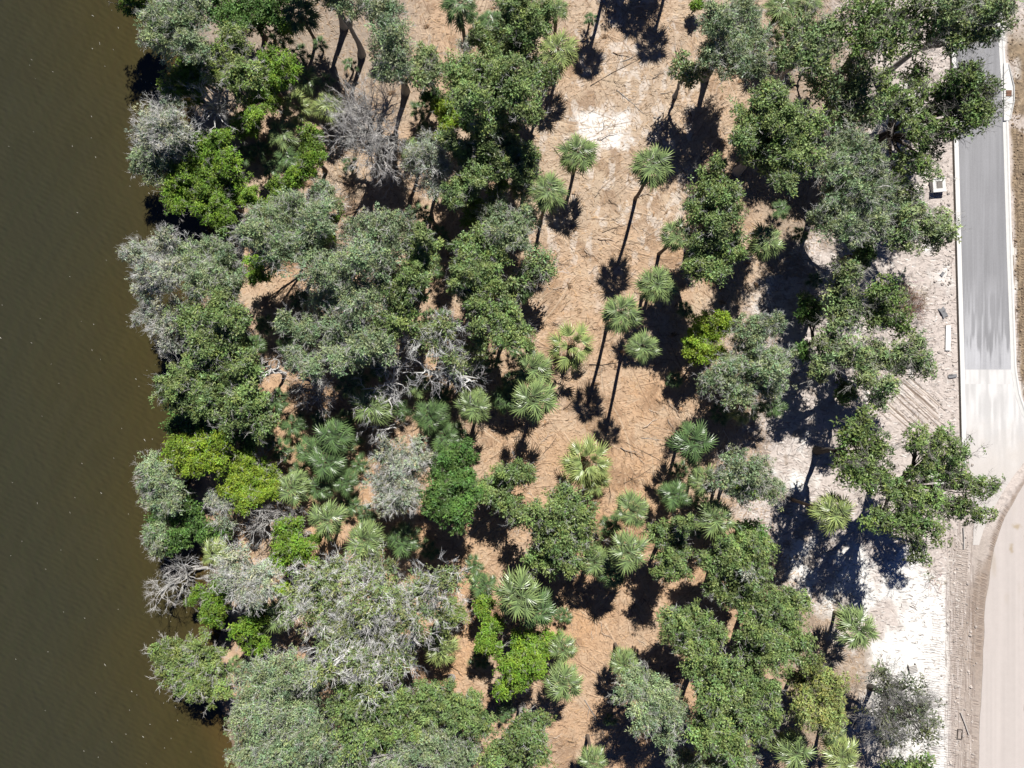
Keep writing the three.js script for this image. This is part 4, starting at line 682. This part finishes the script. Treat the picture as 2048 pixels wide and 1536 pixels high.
// low growth that fills the shade, each named by the tree it stands beside
const seenAt = scene.children.filter((o) => o.userData.label && /tree|palm/.test(o.userData.category)).map((o) => ({ o, p: camPx(o) })), saidOf = new Set();
function camPx(o) { const b = new THREE.Vector3().copy(o.position); return [b.x * PX + 1024, b.z * PX + 768]; }
function besideLabel(px, py) {
  for (const { o, p } of [...seenAt].sort((a, b) => hypot(a.p[0] - px, a.p[1] - py) - hypot(b.p[0] - px, b.p[1] - py))) {
    const dx = px - p[0], dy = py - p[1], where = abs(dx) > abs(dy) ? (dx < 0 ? 'left of' : 'right of') : dy < 0 ? 'above' : 'below', said = `dark palmetto ${where} the ${o.userData.label}`;
    if (said.split(/\s+/).length <= 16 && !saidOf.has(said) && !/beyond/.test(said)) { saidOf.add(said); return said; }
  }
}
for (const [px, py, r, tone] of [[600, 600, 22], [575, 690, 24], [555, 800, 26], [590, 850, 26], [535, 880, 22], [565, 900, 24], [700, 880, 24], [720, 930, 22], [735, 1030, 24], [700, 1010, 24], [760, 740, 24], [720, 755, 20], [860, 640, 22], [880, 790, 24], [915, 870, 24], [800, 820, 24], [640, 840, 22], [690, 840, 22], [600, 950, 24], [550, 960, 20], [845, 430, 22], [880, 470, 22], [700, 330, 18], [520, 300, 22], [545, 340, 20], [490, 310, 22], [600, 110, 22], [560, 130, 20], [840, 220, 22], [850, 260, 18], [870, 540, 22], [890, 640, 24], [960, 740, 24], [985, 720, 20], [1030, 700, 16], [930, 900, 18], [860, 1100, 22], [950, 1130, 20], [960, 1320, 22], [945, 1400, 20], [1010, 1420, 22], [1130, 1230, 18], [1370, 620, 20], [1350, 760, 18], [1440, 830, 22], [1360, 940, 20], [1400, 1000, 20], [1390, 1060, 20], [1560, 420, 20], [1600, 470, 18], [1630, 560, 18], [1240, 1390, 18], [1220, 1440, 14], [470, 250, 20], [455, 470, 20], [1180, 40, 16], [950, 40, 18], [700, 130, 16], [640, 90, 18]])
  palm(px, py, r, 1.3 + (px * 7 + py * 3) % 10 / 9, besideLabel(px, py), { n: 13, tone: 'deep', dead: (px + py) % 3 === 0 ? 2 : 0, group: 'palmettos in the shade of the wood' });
// palms and an oak just beyond the top edge: their shadows lie in the frame
palm(1234, -135, 42, 9, 'tall palm beyond the top edge whose thin shadow crosses the clearing');
palm(1337, -233, 40, 9, 'palm far beyond the top edge, shading the top of the clearing');
palm(1382, -176, 42, 9, 'palm beyond the top edge, right of its neighbour');
tree('oak_tree', 'oak', 8, [[1340, -190, 36], [1290, -210, 36]], 'oak beyond the top edge above the clearing');
tree('oak_tree', 'oak', 10, [[620, -70, 55], [680, -60, 55], [650, -20, 34], [590, -60, 45]], 'oak beyond the top edge that darkens the grey clearing');
tree('oak_tree', 'silver', 10, [[700, 18, 30], [665, -10, 36]], 'thin grey oak on the top edge over the shaded grey clearing', 'tree', { dens: 0.5 });
// ------------------------------------------------------------------ small things
{ // concrete drain box with an iron grate, left of the road
  const p = at(1872, 373); const t = thing('storm_drain', 'white concrete storm drain box with an iron grate, left of the road', 'drain', V(p.x, 0, p.z));
  const M = new THREE.MeshStandardMaterial({ name: 'precast concrete', color: lin(0.7, 0.69, 0.67), roughness: 0.9 }), Fe = new THREE.MeshStandardMaterial({ name: 'cast iron', color: lin(0.34, 0.31, 0.28), roughness: 0.7, metalness: 0.1 });
  const box = (w, h, d, x, y, z) => { const g = new THREE.BoxGeometry(w, h, d); g.translate(x, y, z); return g; };
  part('box', mergeGeometries([box(1.3, 0.62, 0.26, 0, 0.27, -0.52), box(1.3, 0.62, 0.3, 0, 0.27, 0.5), box(0.34, 0.62, 0.76, -0.48, 0.27, -0.02), box(0.34, 0.62, 0.76, 0.48, 0.27, -0.02)]), M, t);
  part('grate_bed', box(0.62, 0.02, 0.76, 0, 0.36, -0.02), new THREE.MeshStandardMaterial({ name: 'drain shaft', color: lin(0.03, 0.03, 0.035), roughness: 1 }), t);
  for (let k = 0; k < 7; k++) part('grate_bar', box(0.045, 0.05, 0.74, -0.25 + k * 0.083, 0.545, -0.02), Fe, t);
  part('rim', mergeGeometries([box(1.36, 0.05, 0.1, 0, 0.61, -0.66), box(1.36, 0.05, 0.1, 0, 0.61, 0.66)]), M, t);
  t.rotation.y = 0.08; t.scale.setScalar(0.98);
}
{ // kerb inlet on the far side of the road
  const p = at(2013, 188); const t = thing('kerb_inlet', 'white concrete kerb inlet with a rusty brown grate, right of the road', 'drain', V(p.x, 0, p.z));
  const M = new THREE.MeshStandardMaterial({ name: 'inlet concrete', color: lin(0.72, 0.71, 0.69), roughness: 0.9 });
  const sh = new THREE.Shape([[-0.35, -3.0], [0.05, -3.0], [0.62, -0.7], [0.62, 0.8], [0.2, 2.7], [-0.35, 2.7]].map(([x, z]) => new THREE.Vector2(x, -z)));
  const g = new THREE.ExtrudeGeometry(sh, { depth: 0.1, bevelEnabled: true, bevelSize: 0.02, bevelThickness: 0.02, bevelSegments: 1 }); g.rotateX(-PI / 2); g.translate(0, 0.052, 0); part('slab', g, M, t);
  const b = new MB(); b.tube([V(0.08, 0.2, -2.9), V(0.6, 0.24, -0.7), V(0.6, 0.24, 0.8), V(0.24, 0.2, 2.6)], [0.06, 0.07, 0.07, 0.06], 4); part('back_kerb', b.build(true), M, t);
  const Fe = new THREE.MeshStandardMaterial({ name: 'rusty iron', color: lin(0.17, 0.075, 0.04), roughness: 0.8 });
  for (let k = 0; k < 2; k++) { const q = new THREE.BoxGeometry(0.55, 0.05, 0.27); q.translate(0.1, 0.2, -0.16 + k * 0.31); part('grate', q, Fe, t); }
}
{ // half-buried pallet and a rectangular frame in the sand
  const wood = new THREE.MeshStandardMaterial({ name: 'bleached timber', color: lin(0.55, 0.52, 0.49), roughness: 0.95 }), dk = new THREE.MeshStandardMaterial({ name: 'dark timber', color: lin(0.12, 0.1, 0.09), roughness: 0.9 });
  const p = at(1824, 1336); const t = thing('pallet', 'small timber pallet half buried in the brightest white sand', 'pallet', V(p.x, 0.02, p.z)); t.rotation.y = 0.25;
  for (let k = 0; k < 5; k++) { const g = new THREE.BoxGeometry(0.8, 0.04, 0.09); g.translate(0, 0.22, -0.3 + k * 0.15); part('slat', g, wood, t); }
  for (const s of [-1, 1]) { const g = new THREE.BoxGeometry(0.08, 0.24, 0.8); g.translate(s * 0.36, 0.08, 0); part('bearer', g, dk, t); }
  const f = at(1919, 1468); const fr = thing('valve_frame', 'dark rectangular frame set in the sand beside the packed sand road', 'frame', V(f.x, 0.0, f.z)); fr.rotation.y = -0.06;
  for (const [w, d, x, z] of [[0.5, 0.05, 0, -0.475], [0.5, 0.05, 0, 0.475], [0.05, 0.9, -0.225, 0], [0.05, 0.9, 0.225, 0]]) { const g = new THREE.BoxGeometry(w, 0.1, d); g.translate(x, 0.05, z); part('edge_bar', g, dk, fr); }
  // pale timber kerb forms along the edge of the sand road
  const pipe = (px0, py0, px1, py1, r, label) => { const a = at(px0, py0, 0.1), b = at(px1, py1, 0.1), g = new MB().tube([a, a.clone().lerp(b, 0.5).add(V(0.03, 0, 0)), b], [r, r, r], 6).build(), m = shade(new THREE.Mesh(g, wood)); m.name = numbered('timber_edging'); scene.add(m); tag(m, label, 'timber'); };
  pipe(1924, 932, 1926, 962, 0.05, 'short pale timber edging under the sprawling oak');
  pipe(1927, 1055, 1928, 1098, 0.05, 'pale timber edging below the sprawling oak, by the sand road');
  pipe(1921, 1425, 1938, 1470, 0.045, 'slanting pale stick of timber beside the dark frame');
  const slab = at(1895, 676), sg = new THREE.BoxGeometry(0.5, 0.14, 2.5), sm = shade(new THREE.Mesh(sg, new THREE.MeshStandardMaterial({ name: 'white slab', color: lin(0.78, 0.77, 0.76), roughness: 0.9 }))); sm.position.set(slab.x, 0.07, slab.z); sm.rotation.y = -0.02; sm.name = 'concrete_slab'; scene.add(sm); tag(sm, 'narrow white concrete slab lying along the straight kerb', 'slab');
}
{ // scraps of grey filter cloth in the sand by the kerb
  const M = new THREE.MeshStandardMaterial({ name: 'grey cloth', color: lin(0.2, 0.2, 0.21), roughness: 0.95, side: THREE.DoubleSide });
  const scrap = (px, py, w, d, a, seed, label) => { const g = new THREE.PlaneGeometry(w, d, 10, 10), R = rngOf(seed), ps = g.attributes.position; for (let i = 0; i < ps.count; i++) { const x = ps.getX(i), y = ps.getY(i), e = 1 + 0.35 * (vnoise(x * 4 + seed, y * 4) - 0.5); ps.setXYZ(i, x * e, y * e * (0.6 + 0.4 * vnoise(x * 3, seed)), 0.02 + 0.22 * vnoise(x * 3.4 + seed, y * 3.4 + 2) * (1 - 0.6 * (abs(x) / w + abs(y) / d))); } g.rotateX(-PI / 2); g.computeVertexNormals(); const m = shade(new THREE.Mesh(g, M)), p = at(px, py); m.position.set(p.x, 0.03, p.z); m.rotation.y = a; m.name = numbered('cloth_scrap'); scene.add(m); tag(m, label, 'cloth', 'cloth scraps'); };
  scrap(1886, 625, 0.55, 1.3, 0.5, 3, 'larger torn grey cloth scrap in the sand left of the road');
  scrap(1904, 752, 0.8, 0.4, 0.1, 8, 'crumpled grey cloth scrap against the kerb near the asphalt end');
  scrap(1884, 548, 0.45, 0.35, 0.9, 12, 'small dark cloth scrap above the larger torn one');
}
const stickGeo = (seed, L, r, kinks) => { const R = rngOf(seed), m = new MB(), pts = [], n = 5; let p = V(-L / 2, r, 0); for (let k = 0; k <= n; k++) { pts.push(p.clone()); p.add(V(L / n, (R() - 0.5) * 0.06, (R() - 0.5) * kinks)); } m.tube(pts, pts.map((_, k) => r * (1 - 0.12 * k)), 5); for (let q = 0; q < 3; q++) { const a = pts[1 + q], s = R() < 0.5 ? -1 : 1; m.tube([a, a.clone().add(V(L * 0.1, 0.05, s * L * 0.09)), a.clone().add(V(L * 0.2, 0.08, s * L * 0.14))], [r * 0.5, r * 0.35, r * 0.12], 4); } return m.build(); };
const stickMats = [BARK.brown, BARK.grey, barkMat('fallen wood', 0.3, 0.22, 0.15)];
[[1210, 727, 3.2, 0.05, 0.045, 'fallen stick lying across the shadow of the middle palms'], [1071, 656, 1.1, -0.7, 0.06, 'short dark log at the edge of the round oak'], [1228, 404, 1.2, -0.5, 0.04, 'bent twig in the upper clearing below the white patch'],
  [1232, 140, 6, 0.55, 0.035, 'long fallen branch across the top of the clearing'], [1268, 112, 3, 0.42, 0.03, 'fallen branch below the top palms shadow'], [1290, 905, 4.4, -0.5, 0.035, 'fallen pole crossing the lower clearing, slanting down right'], [1283, 945, 4.2, 0.55, 0.03, 'fallen pole crossing the lower clearing, slanting up right'],
  [1190, 1440, 4.6, -1.1, 0.04, 'long stick along the pale track at the bottom'], [1235, 455, 3.2, 0.3, 0.03, 'thin fallen branch beside the tall free palm'], [1130, 330, 4, -1.0, 0.03, 'long thin branch left of the thick-shadowed palm'], [1260, 205, 3.6, -0.75, 0.035, 'fallen branch right of the white bare patch'],
  [1110, 228, 3, -0.35, 0.035, 'branch scattered left of the white bare patch'], [1100, 890, 2.2, 0.9, 0.03, 'stick on orange ground below the large central palm'], [1305, 880, 2.4, -0.2, 0.03, 'stick at the right edge of the lower clearing']]
  .forEach(([px, py, L, a, r, label], i) => { const p = at(px, py), m = shade(new THREE.Mesh(stickGeo(500 + i, L, r, 0.22), stickMats[i % 3])); m.position.set(p.x, groundY(p.x, p.z) + 0.02, p.z); m.rotation.y = a; m.name = numbered('fallen_branch'); scene.add(m); tag(m, label, 'branch', 'fallen branches'); });
{ // dead brush by the road, and a dry tuft on the white sand
  const brush = (px, py, rad, n, c, label) => { const p = at(px, py), t = thing('dead_brush', label, 'brush', V(p.x, groundY(p.x, p.z), p.z)), R = rngOf(px), L = []; treeSeed += 5; for (let k = 0; k < n; k++) { const a = R() * 6.28, d = sqrt(R()) * rad, o = rv(R); L.push([V(cos(a) * d, 0.05 + R() * 0.35, sin(a) * d), V(o.x, abs(o.y) * 0.35 + 0.1, o.z).normalize(), R() * 6, 0.5 + R() * 0.6, new THREE.Color(c[0] * (0.6 + R() * 0.8), c[1] * (0.6 + R() * 0.8), c[2] * (0.6 + R() * 0.8)).multiplyScalar(ALB)]); } sprays('twigs', SPRAY.longtwig, twigMat, L, t); };
  brush(1818, 608, 1.5, 110, [0.26, 0.14, 0.07], 'pile of brown dead brush on sand near the road');
  brush(1858, 1160, 0.6, 14, [0.28, 0.18, 0.12], 'dry brown tuft on the white sand below the sprawling oak');
  brush(1805, 575, 0.9, 30, [0.5, 0.42, 0.34], 'thin pale dead twigs above the brown brush pile');
}
// ------------------------------------------------------------------ loose litter (uncountable)
function scatter(name, label, category, geo, mat, n, place, seed) {
  const R = rngOf(seed), list = []; for (let k = 0; k < n; k++) { const e = place(R); if (e) list.push(e); }
  const im = new THREE.InstancedMesh(geo, mat, list.length);
  list.forEach(([x, z, a, s, c, y], i) => { m4.compose(V(x, groundY(x, z) + (y ?? 0.01), z), q4.setFromEuler(new THREE.Euler((R() - 0.5) * 0.5, a, (R() - 0.5) * 0.5)), V(s, s, s)); im.setMatrixAt(i, m4); im.setColorAt(i, c.multiplyScalar(ALB)); });
  im.name = name; im.userData.kind = 'stuff'; tag(im, label, category); scene.add(shade(im)); SPRAYS += list.length;
}
{
  const chip = new MB(); chip.tube([V(-0.2, 0.012, 0), V(0, 0.03, 0.02), V(0.2, 0.012, -0.01)], [0.012, 0.02, 0.008], 3);
  const g = chip.build(); const mat = new THREE.MeshStandardMaterial({ name: 'wood litter', vertexColors: true, roughness: 0.95 });
  scatter('wood_litter', 'shredded bark and straw litter covering the clearing floor', 'litter', g, mat, 62000, (R) => {
    const px = 500 + R() * 1230, py = -40 + R() * 1620; if (px > sandPx(py) + 60 * (R() - 0.3)) return null; const p = at(px, py); if (p.x - shoreX(p.z) < 2) return null;
    if (hypot((px - 1206) / 58, (py - 262) / 36) < 1 && R() < 0.85) return null;
    const q = R(), k = 0.6 + R() * 0.8, south = smooth(200, 850, py), c = q < 0.3 ? [0.18, 0.11, 0.065] : q < 0.78 ? [0.52, lerp(0.42, 0.36, south), lerp(0.31, 0.23, south)] : [0.4, 0.26, 0.14];
    return [p.x, p.z, (vnoise(px * 0.006, py * 0.006) - 0.2) * -4.5 + (R() - 0.5) * 2, 0.3 + R() * R() * 1.1, new THREE.Color(c[0] * k, c[1] * k, c[2] * k)];
  }, 71);
  const stick = stickGeo(601, 1, 0.022, 0.16);
  stick.setAttribute('color', new THREE.Float32BufferAttribute(new Float32Array(stick.attributes.position.count * 3).fill(1), 3));
  scatter('stick_litter', 'broken sticks and bark strips strewn over the clearing floor', 'litter', stick, mat, 1500, (R) => {
    const px = 560 + R() * 1000, py = -30 + R() * 1590; if (px > sandPx(py) || vnoise(px * 0.012 + 4, py * 0.012) < 0.42) return null; const p = at(px, py); if (p.x - shoreX(p.z) < 2) return null;
    const k = 0.6 + R() * 0.9, c = R() < 0.5 ? [0.24, 0.16, 0.1] : [0.46, 0.38, 0.31]; return [p.x, p.z, (vnoise(px * 0.004 + 9, py * 0.004) - 0.3) * -5 + (R() - 0.5) * 1.6, 0.5 + R() * R() * 2, new THREE.Color(c[0] * k, c[1] * k, c[2] * k), 0.03];
  }, 75);
  scatter('fallen_fronds', 'dry brown palm fronds fallen on the ground', 'litter', DEAD[0], new THREE.MeshStandardMaterial({ name: 'fallen frond', vertexColors: true, roughness: 0.95, side: THREE.DoubleSide }), 300, (R) => {
    const px = 560 + R() * 960, py = R() * 1536; if (px > sandPx(py) || hypot((px - 1206) / 90, (py - 262) / 60) < 1) return null; const p = at(px, py); if (p.x - shoreX(p.z) < 2 || vnoise(px * 0.02, py * 0.02) < 0.4) return null;
    const k = 0.7 + R() * 0.6; return [p.x, p.z, R() * 6.28, 0.5 + R() * 0.35, new THREE.Color(0.33 * k, 0.23 * k, 0.15 * k), 0.22];
  }, 76);
  scatter('sand_litter', 'twig scraps and clods scattered over the white sand', 'litter', g, mat, 5200, (R) => {
    const px = 1480 + R() * 430, py = R() * 1560; if (px < sandPx(py) - 40 || R() < 0.55 * smooth(1240, 1300, py)) return null; const p = at(px, py), q = R(), c = q < 0.65 ? [0.2, 0.15, 0.11] : [0.6, 0.56, 0.52], k = 0.6 + R() * 0.8;
    return [p.x, p.z, R() * 6.28, 0.25 + R() * R() * 0.9, new THREE.Color(c[0] * k, c[1] * k, c[2] * k)];
  }, 72);
  const clod = new THREE.IcosahedronGeometry(0.12, 1); { const ps = clod.attributes.position; for (let i = 0; i < ps.count; i++) { const k = 0.75 + 0.5 * vnoise(ps.getX(i) * 30 + 5, ps.getY(i) * 30 + ps.getZ(i) * 19); ps.setXYZ(i, ps.getX(i) * k, ps.getY(i) * k * 0.7, ps.getZ(i) * k); } clod.computeVertexNormals(); }
  scatter('dirt_clods', 'clods of sand and soil along the kerbs and ruts', 'clods', clod, new THREE.MeshStandardMaterial({ name: 'clods', roughness: 1 }), 2600, (R) => {
    const py = R() * 1560, u = R(); let px; if (py < 870) px = u < 0.5 ? roadR(py) + 12 + R() * 12 + R() * R() * 30 : roadL(py) - 12 - R() * R() * 70; else { if (u < 0.3) return null; px = 1890 + R() * 56 + (R() - 0.5) * 20; }
    const p = at(px, py), k = 0.6 + R() * 0.6, e = px > 2010 ? [0.3, 0.22, 0.15] : [0.52, 0.46, 0.42]; return [p.x, p.z, R() * 6.28, 0.25 + R() * R() * R() * 1.5, new THREE.Color(e[0] * k, e[1] * k, e[2] * k)];
  }, 73);
}
if (SPRAYS > 900000) console.warn('copies', SPRAYS);
console.log('copies', SPRAYS);
renderer.render(scene, camera);
